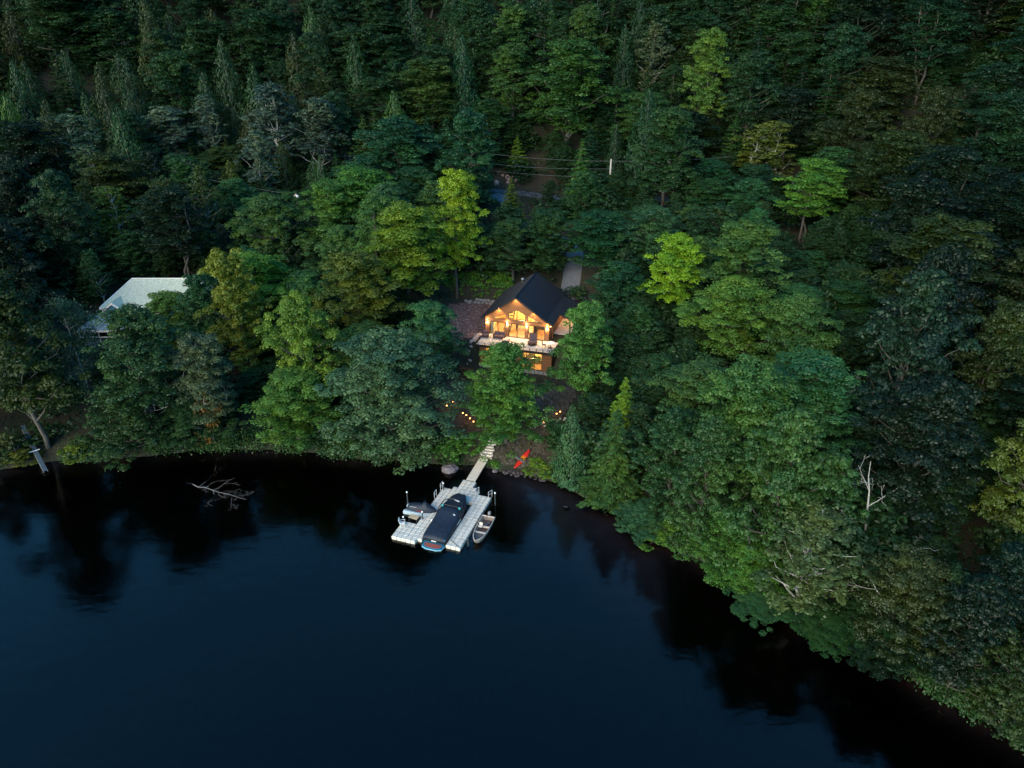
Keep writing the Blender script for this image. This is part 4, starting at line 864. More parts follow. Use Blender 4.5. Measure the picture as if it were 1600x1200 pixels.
def broadleaf(H, Rc, z0, nb=46, blobs=7, per=82, size=.215, pad=1.5, shape=.5, flat=.92, umb=.06, seedtrunk=.22, bark=None, fork=1, sparse=0., drop=0., egg=0):
    """a trunk with limbs that carry layered pads of leaf clusters"""
    ph = rg.uniform(0, 6.28); C = []; main = []
    amp = rg.uniform(.75, 1.12, 8)
    for i in range(nb):
        t = (i+.5)/nb; z = z0+(H-z0)*(t**.85)*.97
        tt = (z-z0)/(H-z0); prof = (math.sin(math.pi*min(1, (tt*.80+.20))**1.0))**shape if tt < .97 else .22
        if egg: prof = min(1, .62+tt*1.6)*(1-tt**1.7)**.75+.06
        az = ph+i*2.39996+rg.normal(0, .25); R_ = Rc*prof*amp[int(az/6.2832*8) % 8]*(.9+.1*math.sin(z*1.7+ph))
        rr = R_*(rg.uniform(.55, 1.0) if i % 3 else rg.uniform(.1, .55))
        rr = max(0, rr-pad*.5)
        main.append((rr*math.cos(az), rr*math.sin(az), z-.05*rr))
    main = np.array(main)
    if sparse > 0: main = main[rg.random(len(main)) > sparse]
    B = []; Rb = []
    for c in main:
        pr_ = pad*rg.uniform(.7, 1.2); a = rg.uniform(0, 6.28, blobs); q = pr_*np.sqrt(rg.random(blobs))
        out = unit(np.array([c[0], c[1], 0.])[None])[0]
        off = np.stack([q*np.cos(a), q*np.sin(a), -umb*q**2+rg.normal(0, .26, blobs)], 1)
        off[:, 2] -= (off@out)*.22+drop*rg.random(blobs)
        B.append(c+off); Rb.append(rg.uniform(.38, .72, blobs)*pad/1.5)
    B = np.concatenate(B); Rb = np.concatenate(Rb)
    P, N, i = clouds(B, Rb, per, flat)
    V, F = leaves(P, N, size, jit=.38); bt = np.repeat(rg.uniform(.2, .8, len(main)), blobs)*.6+rg.uniform(.2, .8, len(B))*.4
    tint = np.clip(bt[i]+rg.normal(0, .09, len(P)), 0, 1)
    top = np.array([rg.normal(0, .3), rg.normal(0, .3), H*.93]); tr = []
    stems = []
    for f in range(fork):
        tp = top+np.array([rg.normal(0, 1.1), rg.normal(0, 1.1), -rg.uniform(0, 1.2)])*(fork > 1)
        bs = np.array([rg.normal(0, .25), rg.normal(0, .25), -.6])*(1 if fork > 1 else 0)+np.array([0, 0, -.6*(fork == 1)])
        p, r = bend(bs, tp, seedtrunk*(1 if fork == 1 else .7), .03, 10, .10, 0); stems.append(p); tr.append((p, r))
    for c in main:
        p = stems[rg.integers(len(stems))]; h = max(z0*.7, c[2]-np.hypot(c[0], c[1])*.75-.4); k = np.argmin(abs(p[:, 2]-h)); k = min(k, len(p)-2)
        tr.append(bend(p[k], c-np.array([0, 0, .15]), max(.03, .10*(1-h/H)+.03), .015, 5, .14, .05))
    return (V, F, tint), tubes_np(tr), bark or m_bark
def cedar(H, Rc, n=7500, size=.34):
    z = H*(1-np.sqrt(rg.random(n)))*.97+.25; t = z/H
    ph = rg.uniform(0, 6.28, 3); az = rg.uniform(0, 6.283, n)
    lump = 1+.22*np.sin(az*3+z*1.3+ph[0])+.14*np.sin(az*7-z*2.6+ph[1])+.08*np.sin(z*5+az*2+ph[2])
    prof = np.minimum(1, (1-t)**.8*1.18+.02)*np.minimum(1, .55+t*3.2); r = Rc*prof*lump*rg.uniform(.72, 1.05, n)
    P = np.stack([r*np.cos(az), r*np.sin(az), z], 1); out = np.stack([np.cos(az), np.sin(az), np.full(n, .25)], 1)
    V, F = leaves(P, out, size, .38, .5, tangent=np.stack([np.cos(az)*.35, np.sin(az)*.35, np.full(n, .9)], 1))
    return (V, F, np.clip(.5+.35*(lump-1)/.3*rg.random(n)+rg.normal(0, .18, n), 0, 1)), tubes_np([bend((0, 0, -.6), (0, 0, H*.96), Rc*.1, .02, 8, .02, 0)]), m_bark
def spruce(H, Rc, tiers=26, size=.36, droop=.28, per=15, dens=1.0):
    P = []; N = []; Tn = []; tr = [bend((0, 0, -.6), (0, 0, H*.99), Rc*.09, .015, 8, .01, 0)]
    for k in range(tiers):
        t = k/(tiers-1); z = .9+(H-1.1)*t; L = Rc*((1-t)**.82)*rg.uniform(.88, 1.08)+.1; nb = max(5, int(11*(1-t*.5)*dens)); a0 = rg.uniform(0, 6.28)
        for j in range(nb):
            a = a0+j*6.283/nb+rg.normal(0, .22); zj = rg.normal(0, .16); l = L*rg.uniform(.8, 1.12); m_ = max(4, int(per*l/Rc*1.3))
            s = np.linspace(.15, 1, m_)*rg.uniform(.85, 1.05); d = np.array([math.cos(a), math.sin(a), 0]); side = np.array([-d[1], d[0], 0])
            w = (1-s*.8)*l*.30; zz = z+zj-droop*s*l+.16*l*s**3
            for sg in (-1, 0, 1):
                p = d[None]*(s*l)[:, None]+side[None]*(sg*w*.8+rg.normal(0, .05, m_))[:, None]; p[:, 2] += zz-abs(sg)*.08*l*.3+rg.normal(0, .03, m_)
                P.append(p); N.append(np.tile([d[0]*.25, d[1]*.25, 1.], (m_, 1))); Tn.append(np.tile(d+side*sg*.7, (m_, 1)))
            if k % 2 == 0: tr.append((np.stack([[0, 0, z], d*l*.5+[0, 0, z-droop*.5*l], d*l*.95+[0, 0, z-droop*l*.8]]), np.array([.03, .02, .008])))
    P = np.concatenate(P); V, F = leaves(P, np.concatenate(N), size, .5, .28, np.concatenate(Tn))
    return (V, F, np.clip(rg.normal(.5, .2, len(P)), 0, 1)), tubes_np(tr, 4), m_bark
def dead(H, spread, n1=9, rad=.16, seed=1, start=.25, twig=3, kids=4):
    r_ = np.random.default_rng(seed); tr = []; tips = []
    def grow(p, d, L, r, lv):
        n = 7; pts = [np.array(p)]; dd = np.array(d)
        for k in range(n-1): dd = unit(dd+r_.normal(0, .16, 3)+np.array([0, 0, .03])); pts.append(pts[-1]+dd*L/(n-1))
        pts = np.array(pts); tr.append((pts, np.linspace(r, max(.008, r*.3), n)))
        if lv == 0: tips.append(pts[3:]); return
        for _ in range(twig if lv == 1 else kids):
            k = r_.integers(2, n); q = unit(dd*.6+r_.normal(0, .7, 3)); grow(pts[k], q, L*r_.uniform(.35, .6), r*.45, lv-1)
    n = 10; t = np.linspace(0, 1, n)[:, None]; main = np.array([[0, 0, -.6]])+t*np.array([[r_.normal(0, .06)*H, r_.normal(0, .06)*H, H+.6]])+r_.normal(0, .06, (n, 3))*(t > 0)
    tr.append((main, np.linspace(rad, .02, n)))
    for i in range(n1):
        f = start+(1-start)*(i+.5)/n1; k = int(f*(n-1)); a = i*2.4+r_.normal(0, .4); L = spread*r_.uniform(.6, 1.1)*(1.15-f*.75)
        grow(main[k], unit(np.array([math.cos(a), math.sin(a), r_.uniform(.15, .8)])), L, rad*.4*(1.2-f), 2)
    return tr, tips
def build_proto():
    for k, (H, Rc, z0, kw) in enumerate([(16, 4.6, 4.5, dict(nb=52)), (15, 5.0, 4, dict(nb=58, pad=1.6)), (17, 4.2, 5, dict(nb=50, shape=.7)), (14, 4.8, 3.2, dict(nb=54, umb=.15)), (16, 4.4, 3, dict(nb=60, pad=1.35)), (17, 4.4, 6, dict(nb=44, fork=2))]):
        PROTO['maple', k] = (H, Rc, broadleaf(H, Rc, z0, **kw))
    for k, (H, Rc, z0, kw) in enumerate([(14, 5.4, 1.6, dict(nb=80, pad=1.3, blobs=7, per=62, size=.19, flat=.85, umb=.05, shape=.42, drop=.5)), (13, 5.2, 1.5, dict(nb=84, pad=1.15, blobs=7, per=62, size=.19, flat=.85, umb=.06, shape=.4, drop=.3, egg=1)),
                                        (13, 4.6, 2, dict(nb=70, pad=1.2, per=56, size=.21, flat=.8, umb=.08, shape=.5)), (12, 4.4, 1.2, dict(nb=72, pad=1.15, per=56, size=.21, flat=.8, shape=.45))]):
        PROTO['round', k] = (H, Rc, broadleaf(H, Rc, z0, **kw))
    for k, (H, Rc, z0, kw) in enumerate([(17, 2.7, 6, dict(nb=46, pad=.95, blobs=6, per=26, size=.24, drop=.9, sparse=.15)), (16, 3.0, 5, dict(nb=50, pad=1.0, blobs=6, per=26, size=.24, drop=.7, sparse=.1, fork=2)), (15, 3.4, 3.5, dict(nb=60, pad=1.0, blobs=6, per=28, size=.24, drop=1.0, sparse=.15))]):
        PROTO['birch', k] = (H, Rc, broadleaf(H, Rc, z0, bark=m_birch, seedtrunk=.17, **kw))
    for k, (H, Rc, z0, kw) in enumerate([(18, 3.6, 5.5, dict(nb=54, pad=1.15, per=34, size=.26, flat=.95, umb=.02, fork=2)), (18, 3.0, 5, dict(nb=52, pad=1.0, per=34, size=.26, flat=1.0, umb=.0)), (16, 3.6, 6, dict(nb=44, pad=1.1, per=32, size=.26, flat=.9, umb=.02, fork=3))]):
        PROTO['poplar', k] = (H, Rc, broadleaf(H, Rc, z0, bark=mat('pale_poplar_bark', (.30, .29, .27), .85, noise=(4, .4)), seedtrunk=.2, shape=.6, **kw))
    for k, (H, Rc) in enumerate([(13, 3.0), (12, 3.4), (13, 2.6)]): PROTO['cedar', k] = (H, Rc, cedar(H, Rc))
    for k, (H, Rc, kw) in enumerate([(13, 2.9, {}), (14, 2.6, dict(tiers=30)), (12, 3.3, dict(tiers=22, droop=.2, size=.4))]): PROTO['spruce', k] = (H, Rc, spruce(H, Rc, **kw))
    for k, (H, Rc, z0, kw) in enumerate([(3, 1.9, .2, dict(nb=14, pad=.8, blobs=5, per=26, size=.24)), (2.2, 2.2, .1, dict(nb=16, pad=.8, blobs=5, per=26, size=.22)), (4.5, 1.5, .3, dict(nb=18, pad=.7, blobs=5, per=26, size=.22))]):
        PROTO['bush', k] = (H, Rc, broadleaf(H, Rc, z0, seedtrunk=.07, **kw))
    for k, (H, sp, n1, rad, sd, st) in enumerate([(9, 4.4, 7, .2, 3, .12), (11, 3.6, 13, .17, 5, .3), (12, 2.0, 10, .14, 9, .3)]):
        tr, _ = dead(H, sp, n1, rad, sd, st, 2, 2 if k == 0 else 3); PROTO['dead', k] = (H, sp, (None, tubes_np(tr, 5), m_silver))
    tr, tips = dead(5, 3.0, 12, .12, 21, .15); tp = np.concatenate(tips); tp = np.repeat(tp, 7, 0)+rg.normal(0, .16, (len(tp)*7, 3)); V, F = leaves(tp, np.tile([0, 0, 1.], (len(tp), 1)), .22)
    PROTO['withered', 0] = (5, 2.6, ((V, F, rg.random(len(tp))), tubes_np(tr, 4), m_browndead))
    tr, tips = dead(12, 4.0, 16, .17, 33, .3); tp = np.concatenate(tips); tp = np.repeat(tp, 9, 0)+rg.normal(0, .3, (len(tp)*9, 3)); V, F = leaves(tp, np.tile([0, 0, 1.], (len(tp), 1)), .24)
    PROTO['thin', 0] = (12, 3.8, ((V, F, rg.random(len(tp))), tubes_np(tr, 4), mat('grey_limb', (.25, .24, .22), .85, noise=(4, .3))))
build_proto()
PM = {}
for key, (H_, R_, (lf, tb, bk)) in PROTO.items():
    if lf and key[0] not in ('thin', 'withered'): H_ = float(lf[0][:, 2].max()); R_ = float(np.percentile(np.hypot(lf[0][:, 0], lf[0][:, 1]), 93))
    PM[key] = (H_, R_, mesh_np('crown', lf[0], lf[1], m_leaf, False, lf[2]) if lf else None, mesh_np('trunk', tb[0], tb[1], bk, True))
KN = dict(maple='maple_tree', round='broadleaf_tree', birch='birch_tree', poplar='poplar_tree', cedar='cedar_tree', spruce='spruce_tree', bush='shrub', dead='dead_tree', withered='withered_tree', thin='sparse_tree')
KG = dict(maple='maples in the wood', round='round crowned trees by the lake', birch='birches in the wood', poplar='blue grey poplars', cedar='cedars on the hillside', spruce='spruces in the wood', bush='shrubs along the bank', dead='dead trees', withered='withered trees', thin='thin crowned trees')
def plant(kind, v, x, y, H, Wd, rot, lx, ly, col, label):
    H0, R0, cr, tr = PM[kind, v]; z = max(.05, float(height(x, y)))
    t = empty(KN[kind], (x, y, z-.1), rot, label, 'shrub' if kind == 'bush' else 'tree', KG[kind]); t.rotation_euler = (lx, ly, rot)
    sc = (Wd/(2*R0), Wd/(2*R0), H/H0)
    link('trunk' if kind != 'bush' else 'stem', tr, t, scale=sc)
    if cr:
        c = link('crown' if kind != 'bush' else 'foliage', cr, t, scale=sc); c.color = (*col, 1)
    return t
# ---------------------------------------------------------------- every tree: kind, form, x, y, height, width, turn, leaf colour (vignette darkening at the right and edges painted in), which one it is
TREES = [
('round',0,-13.1,68.0,15.9,13.6,3.72,(0.0493, 0.108, 0.0492),'broad dark grey green tree at the shore left of the gangway'),
('round',1,-0.7,69.1,13.0,9.8,5.47,(0.0495, 0.1437, 0.0198),'round leafy green tree directly in front of the cabin terrace'),
('maple',3,8.4,74.4,13.7,7.1,0.14,(0.0533, 0.1565, 0.0238),'light green tree covering the right end of the cabin terrace'),
('cedar',0,6.4,62.5,10.1,4.1,4.94,(0.036, 0.1037, 0.0415),'pointed sea green cedar at the water right of the kayak'),
('spruce',0,10.1,59.9,10.6,5.7,3.04,(0.0448, 0.1093, 0.0244),'layered spruce at the water next to the pointed cedar'),
('spruce',1,12.1,66.8,9.2,3.9,2.83,(0.0915, 0.1936, 0.0167),'small yellow green conical tree behind the layered spruce'),
('maple',1,-24.9,74.9,16.4,8.3,2.31,(0.0934, 0.1789, 0.0158),'bright green tall maple at centre of the left woods, second grey trunk showing'),
('maple',4,-33.4,81.2,18.1,7.2,5.15,(0.1172, 0.1522, 0.0124),'golden green maple right of the blue house roof'),
('maple',3,-24.8,70.6,9.7,9.9,3.17,(0.0597, 0.1476, 0.0211),'fresh green maple overhanging the shore left of the grey green tree'),
('maple',0,-19.3,85.4,14.8,10.7,3.87,(0.0782, 0.1121, 0.0132),'olive topped maple above the broad grey green tree'),
('maple',2,-14.7,93.8,16.6,9.6,2.16,(0.0953, 0.1726, 0.0154),'tall lime green maple left of the mulch yard'),
('maple',0,-8.4,102.5,19.8,8.3,3.92,(0.1559, 0.2588, 0.0102),'brightest yellow green maple behind the left side of the mulch yard'),
('maple',5,-18.9,97.5,16.8,7.2,2.57,(0.0469, 0.1211, 0.0222),'mid green maple between the lime maple and the olive topped one'),
('maple',5,21.3,87.9,13.9,6.8,5.91,(0.1313, 0.269, 0.0101),'bright yellow green maple with a leaning bare trunk right of the cabin'),
('maple',1,26.6,78.1,12.3,11.3,2.46,(0.0696, 0.1588, 0.0216),'wide fresh green maple with bare limbs, right of the cabin'),
('maple',5,46.3,110.8,13.5,8.8,6.25,(0.0677, 0.1832, 0.0224),'lone bright green tree with a forked pale trunk on the right slope'),
('maple',2,38.1,150.5,22.3,8.3,4.84,(0.0749, 0.1529, 0.0233),'tall fresh green maple high on the slope above the utility pole'),
('birch',1,46.4,133.2,15.0,10.5,0.08,(0.0768, 0.1055, 0.0157),'pale olive thin tree with white limbs on the right slope'),
('birch',2,29.4,164.4,17.6,8.9,3.65,(0.0572, 0.0867, 0.0434),'pale speckled birch high above the utility pole'),
('maple',0,10.7,152.5,23.1,19.2,1.83,(0.0307, 0.088, 0.0163),'wide spreading green maple high on the slope above the cabin'),
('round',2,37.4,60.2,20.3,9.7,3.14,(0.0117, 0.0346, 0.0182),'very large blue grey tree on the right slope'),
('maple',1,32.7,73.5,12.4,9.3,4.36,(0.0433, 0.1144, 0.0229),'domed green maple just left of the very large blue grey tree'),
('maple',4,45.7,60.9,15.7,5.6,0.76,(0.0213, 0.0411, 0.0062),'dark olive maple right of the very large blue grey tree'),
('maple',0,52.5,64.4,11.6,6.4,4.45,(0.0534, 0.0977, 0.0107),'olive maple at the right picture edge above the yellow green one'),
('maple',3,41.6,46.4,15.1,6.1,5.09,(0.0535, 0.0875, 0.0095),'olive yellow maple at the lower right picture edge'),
('round',2,22.4,48.1,17.2,8.0,2.93,(0.0333, 0.092, 0.0203),'large mid green tree leaning over the water right of the spruce'),
('round',3,27.1,48.7,12.2,6.5,4.1,(0.0276, 0.0921, 0.021),'mid green tree left of the bleached dead tree'),
('birch',2,23.9,43.3,11.9,7.1,4.22,(0.0528, 0.0914, 0.0308),'grey green birch with a white trunk hanging over the water below'),
('maple',3,29.4,39.3,10.8,6.0,1.41,(0.0231, 0.0387, 0.0071),'olive tree below the bleached dead tree'),
('round',3,21.5,44.9,1.4,5.0,0.63,(0.0302, 0.0936, 0.034),'low sea green tree reaching furthest out over the water'),
('round',2,17.5,51.7,14.0,6.8,5.62,(0.0293, 0.0809, 0.0182),'mid green tree at the shore left of the large leaning one'),
('round',3,15.6,57.7,11.2,6.8,1.3,(0.0195, 0.0663, 0.0172),'deep green tree between the layered spruce and the shore bend'),
('round',3,12.8,55.1,3.0,5.0,1.62,(0.033, 0.0993, 0.0419),'low sea green tree at the shore bend'),
('bush',0,14.8,53.6,1.8,4.3,4.44,(0.0507, 0.1362, 0.0198),'fresh green shrub hanging over the water at the shore bend'),
('dead',0,30.1,46.0,11.5,9.7,2.97,(0.0507, 0.0993, 0.0476),'bleached bare dead tree standing in the lower right woods'),
('dead',1,19.9,65.9,3.7,2.4,1.35,(0.048, 0.0907, 0.0438),'bare grey limbs poking out of the trees right of the spruce'),
('dead',2,54.5,184.3,9.1,4.4,5.08,(0.0391, 0.0705, 0.0327),'bare dead top at the upper edge right of centre'),
('thin',0,-51.4,75.7,14.3,8.3,5.17,(0.0547, 0.0976, 0.0496),'sparse dull grey tree in front of the blue house porch'),
('maple',5,-41.1,69.6,17.6,8.4,0.42,(0.0225, 0.0647, 0.0198),'dark forked trunk maple in front of the blue house'),
('dead',1,-41.1,69.7,11.3,6.8,4.75,(0.0515, 0.1008, 0.0442),'bare grey limbs hanging in the dark forked maple'),
('dead',1,-34.9,70.2,14.0,6.8,4.21,(0.0863, 0.0698, 0.0291),'bare leaning grey tree right of the blue house'),
('withered',0,-34.8,70.1,7.2,4.9,2.98,(0.1661, 0.0978, 0.0165),'small rusty brown withered tree near the left shore'),
('maple',0,-53.7,68.9,21.6,10.3,5.99,(0.0227, 0.0425, 0.0061),'huge dark olive tree on the far left shore'),
('maple',2,-35.2,70.7,14.0,6.2,0.39,(0.0561, 0.0877, 0.0428),'dull grey green maple right of the dark forked maple'),
('round',3,-43.6,68.9,8.7,8.6,5.78,(0.0229, 0.0591, 0.0171),'deep green round tree at the shore below the blue house'),
('round',2,-37.0,70.7,6.0,8.2,5.41,(0.0222, 0.0623, 0.0199),'deep green round tree at the shore beside the rusty withered tree'),
('spruce',0,-62.2,98.4,7.3,3.7,2.61,(0.021, 0.0617, 0.0185),'the only deep green spruce on the lower slope, at the far left'),
('spruce',1,-52.8,94.5,5.5,1.8,6.13,(0.0195, 0.0581, 0.0201),'small dark spruce in front of the blue house roof'),
('round',3,-39.8,85.0,13.5,8.3,1.57,(0.0191, 0.0735, 0.0196),'deep green round tree hiding the right end of the blue house roof'),
('maple',3,-44.8,86.5,9.9,7.3,2.73,(0.0615, 0.1434, 0.0209),'green maple covering the right half of the blue house roof'),
('poplar',0,-46.8,146.9,21.3,9.9,0.49,(0.0448, 0.0762, 0.0551),'tall twin trunk blue grey poplar upper left of centre'),
('poplar',2,-38.4,145.1,18.2,10.1,2.79,(0.0443, 0.0747, 0.0509),'bushy blue grey poplar right of the twin trunk one'),
('poplar',1,-61.6,150.9,15.4,5.7,6.07,(0.0739, 0.1134, 0.0732),'narrow blue grey poplar with a leaning white trunk'),
('poplar',2,-68.8,148.7,14.0,10.6,1.41,(0.0633, 0.1067, 0.0729),'spreading blue grey poplar at upper left with bent white trunk'),
('poplar',1,-46.8,134.8,15.1,5.9,3.45,(0.0612, 0.104, 0.0693),'short pointed blue grey poplar below the twin trunk one'),
('round',2,-21.6,136.6,16.3,17.9,5.99,(0.015, 0.0615, 0.0249),'rounded dark teal tree above the lime maples'),
('maple',4,-7.2,127.7,19.6,9.4,0.18,(0.0145, 0.0626, 0.0245),'tall dark teal tree left of the driveway'),
('birch',0,-62.5,110.2,12.8,5.6,4.51,(0.0676, 0.1186, 0.0151),'olive birch with a white trunk leaning above the blue house'),
('birch',0,-82.8,132.0,16.9,6.9,0.02,(0.0443, 0.0741, 0.0292),'leftmost of three dull grey green birches high on the slope, at the far left'),
('birch',1,-78.1,132.3,18.0,8.1,3.91,(0.0521, 0.0946, 0.0471),'second from left of three dull grey green birches high on slope, at far left'),
('birch',0,-73.7,126.7,13.9,5.6,5.33,(0.0553, 0.1047, 0.0453),'third from left of three dull grey green birches high on slope, at far left'),
('spruce',0,0.0,123.4,8.9,4.9,5.58,(0.0684, 0.1157, 0.0153),'thin olive conifer standing before the gravel driveway patches'),
('maple',4,5.6,106.6,10.1,8.9,2.65,(0.0208, 0.0624, 0.0185),'dark layered tree directly behind the cabin ridge'),
('maple',3,0.0,103.8,9.9,7.7,5.41,(0.0218, 0.0621, 0.0174),'dark green tree behind the cabin left of its ridge'),
('maple',2,13.4,103.8,10.4,9.2,6.22,(0.0143, 0.0623, 0.0236),'teal tree right of the gravel driveway'),
('maple',0,20.4,102.1,11.6,9.4,2.87,(0.0332, 0.0958, 0.0369),'sea green tree right of the gravel driveway, below the pole'),
('maple',3,14.6,89.5,10.1,7.7,2.14,(0.0155, 0.0635, 0.0242),'teal tree at the right end of the cabin roof'),
('birch',0,-46.5,112.4,5.3,2.7,1.22,(0.067, 0.1117, 0.0731),'small blue grey pointed tree above the golden green maple'),
('spruce',2,1.3,150.5,7.4,4.5,4.24,(0.0891, 0.1844, 0.0193),'small lime green conifer above the road cut'),
('round',3,-24.6,99.8,11.7,10.3,1.81,(0.0463, 0.1129, 0.0241),'left one of two mid green round trees on middle slope, above left of cabin'),
('maple',1,-36.3,105.9,13.9,10.7,2.56,(0.0455, 0.1052, 0.0238),'the only mid green maple on the middle slope, between the blue house and the cabin'),
('maple',0,-29.0,109.7,14.2,10.0,2.66,(0.0589, 0.1483, 0.0229),'the only fresh green maple on the middle slope, between the blue house and the cabin'),
('maple',3,-10.8,81.5,10.6,8.1,3.84,(0.0329, 0.1124, 0.0396),'sea green tree below the mulch yard'),
('maple',1,-29.0,132.8,9.3,9.5,5.43,(0.03, 0.1049, 0.0406),'left one of two sea green maples on the middle slope, above left of the cabin'),
('maple',4,33.6,94.2,6.6,8.0,5.52,(0.0295, 0.1063, 0.0333),'left one of two sea green maples on the lower slope, right of centre'),
('maple',2,42.5,84.5,7.0,7.3,0.28,(0.019, 0.0694, 0.0167),'the only deep green maple on the lower slope, towards the right'),
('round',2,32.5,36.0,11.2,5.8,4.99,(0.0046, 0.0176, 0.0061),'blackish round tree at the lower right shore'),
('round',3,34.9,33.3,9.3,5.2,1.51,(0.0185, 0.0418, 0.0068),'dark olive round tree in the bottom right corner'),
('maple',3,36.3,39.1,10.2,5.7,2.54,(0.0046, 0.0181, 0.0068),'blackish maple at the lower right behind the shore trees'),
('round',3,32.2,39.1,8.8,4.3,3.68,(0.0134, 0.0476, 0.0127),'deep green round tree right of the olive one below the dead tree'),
('bush',1,9.4,99.0,2.2,4.0,4.89,(0.0208, 0.0615, 0.0173),'dark shrub where the driveway meets the cabin'),
('round',3,26.0,41.7,1.8,5.7,3.09,(0.0181, 0.0651, 0.0188),'deep green tree hanging over the water below the grey green birch'),
('round',2,29.1,38.9,3.6,5.4,5.35,(0.0048, 0.0183, 0.0068),'blackish tree hanging over the water at the lower right'),
('round',3,18.7,50.0,6.0,6.0,5.81,(0.0393, 0.1236, 0.0221),'mid green tree at the shore above the low sea green one'),
('round',2,20.9,47.2,4.9,5.6,2.59,(0.0507, 0.1482, 0.0203),'fresh green round tree at the water left of the grey green birch'),
('bush',0,-6.2,68.3,2.8,4.2,0.1,(0.0574, 0.1674, 0.0218),'yellow green shrub on the bank left of the stone steps'),
('bush',1,-7.3,67.2,2.4,3.6,5.17,(0.0583, 0.1645, 0.0212),'low green shrub at the water left of the gangway'),
('bush',0,3.0,64.8,1.8,3.2,5.91,(0.0927, 0.1788, 0.0161),'bright shrub at the water just below the red kayak'),
('bush',1,5.0,63.8,1.7,2.8,0.95,(0.0509, 0.1353, 0.0202),'green shrub between the red kayak and the pointed cedar'),
('bush',1,-2.0,66.1,0.8,1.6,4.88,(0.0537, 0.1537, 0.0217),'small low shrub right of the gangway top'),
('bush',2,5.0,68.0,3.4,2.7,2.09,(0.0184, 0.0623, 0.0166),'dark shrub left of the pointed cedar'),
('bush',1,-6.0,81.9,1.9,2.5,2.14,(0.0982, 0.0669, 0.0337),'reddish brown low shrub left of the terrace'),
('bush',1,-7.6,85.0,1.6,2.4,0.97,(0.0522, 0.0908, 0.0498),'grey low shrub left of the terrace'),
('bush',1,-54.6,70.1,2.1,4.2,2.39,(0.0155, 0.0525, 0.0124),'deep green shrub behind the stored dock'),
('bush',0,-56.5,67.6,3.4,4.0,1.57,(0.0222, 0.0401, 0.0076),'dark olive shrub left of the stored dock'),
('bush',0,-55.7,67.0,1.6,4.3,2.35,(0.0591, 0.0805, 0.0099),'olive shrub at the far left shore beyond the stored dock'),
('bush',0,-49.9,68.2,1.7,4.4,1.45,(0.0694, 0.1239, 0.0154),'olive shrub at the shore right of the stored dock'),
('bush',2,8.8,83.1,2.9,2.5,3.52,(0.0213, 0.0672, 0.0168),'dark slim shrub by the right end of the terrace'),
('maple',1,-70.6,85.0,13.8,11.2,1.56,(0.0136, 0.047, 0.0144),'the only deep green maple on the lower slope, at the far left'),
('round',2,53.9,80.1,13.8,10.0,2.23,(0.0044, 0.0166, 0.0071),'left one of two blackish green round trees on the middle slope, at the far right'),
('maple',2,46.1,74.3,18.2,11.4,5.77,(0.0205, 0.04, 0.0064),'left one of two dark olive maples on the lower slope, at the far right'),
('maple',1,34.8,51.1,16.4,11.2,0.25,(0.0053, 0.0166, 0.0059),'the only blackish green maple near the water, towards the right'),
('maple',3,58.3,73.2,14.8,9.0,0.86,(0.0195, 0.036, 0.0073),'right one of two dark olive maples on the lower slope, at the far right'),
('round',3,-26.7,87.5,11.1,9.1,6.02,(0.0386, 0.1154, 0.0253),'only mid green round tree on lower slope, between blue house and cabin'),
('maple',1,35.4,81.8,8.1,8.6,6.14,(0.0289, 0.1065, 0.0347),'right one of two sea green maples on the lower slope, right of centre'),
('round',2,17.1,72.9,7.0,6.9,1.02,(0.0229, 0.0686, 0.0174),'right one of two deep green round trees on lower slope, just right of cabin'),
('maple',5,20.0,66.2,10.5,8.0,4.08,(0.0469, 0.1085, 0.0254),'left one of two mid green maples near the water, right of centre'),
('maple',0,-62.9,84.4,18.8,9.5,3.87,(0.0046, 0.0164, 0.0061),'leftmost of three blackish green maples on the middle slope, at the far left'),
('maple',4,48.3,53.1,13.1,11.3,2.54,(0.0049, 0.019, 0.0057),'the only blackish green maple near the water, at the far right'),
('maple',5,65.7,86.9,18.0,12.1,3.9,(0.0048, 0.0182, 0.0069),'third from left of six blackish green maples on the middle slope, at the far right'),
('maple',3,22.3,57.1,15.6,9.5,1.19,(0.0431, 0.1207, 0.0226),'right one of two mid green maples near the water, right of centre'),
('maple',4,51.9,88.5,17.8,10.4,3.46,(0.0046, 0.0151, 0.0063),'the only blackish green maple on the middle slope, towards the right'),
('round',2,29.2,67.5,7.4,6.3,0.38,(0.0347, 0.106, 0.0381),'the only sea green round crowned tree near the water, right of centre'),
('round',2,15.5,81.6,8.2,7.1,0.4,(0.022, 0.0738, 0.0168),'left one of two deep green round trees on lower slope, just right of cabin'),
('round',2,-59.9,76.7,10.3,10.6,2.53,(0.0153, 0.0466, 0.0153),'the only deep green round crowned tree on the lower slope, at the far left'),
('maple',0,29.3,59.8,13.8,10.7,2.65,(0.0319, 0.1163, 0.0397),'the only sea green maple near the water, right of centre'),
('birch',2,-60.9,68.7,12.0,4.7,3.02,(0.0195, 0.0423, 0.007),'the only dark olive birch near the water, at the far left'),
('maple',2,63.0,79.0,17.9,9.7,5.75,(0.0049, 0.0176, 0.0067),'fifth from left of six blackish green maples on the middle slope, at the far right'),
('birch',0,-46.2,73.5,6.9,3.4,2.67,(0.0199, 0.0619, 0.019),'the only deep green birch near the water, by the blue house'),
('maple',1,42.7,66.9,18.7,9.1,2.73,(0.0047, 0.0153, 0.0068),'the only blackish green maple on the lower slope, at the far right'),
('birch',0,-41.1,75.2,9.0,3.9,3.06,(0.0182, 0.0679, 0.017),'the only deep green birch on the lower slope, by the blue house'),
('maple',5,-34.4,88.9,13.1,9.5,2.83,(0.0761, 0.1893, 0.019),'the only lime green maple on the lower slope, between the blue house and the cabin'),
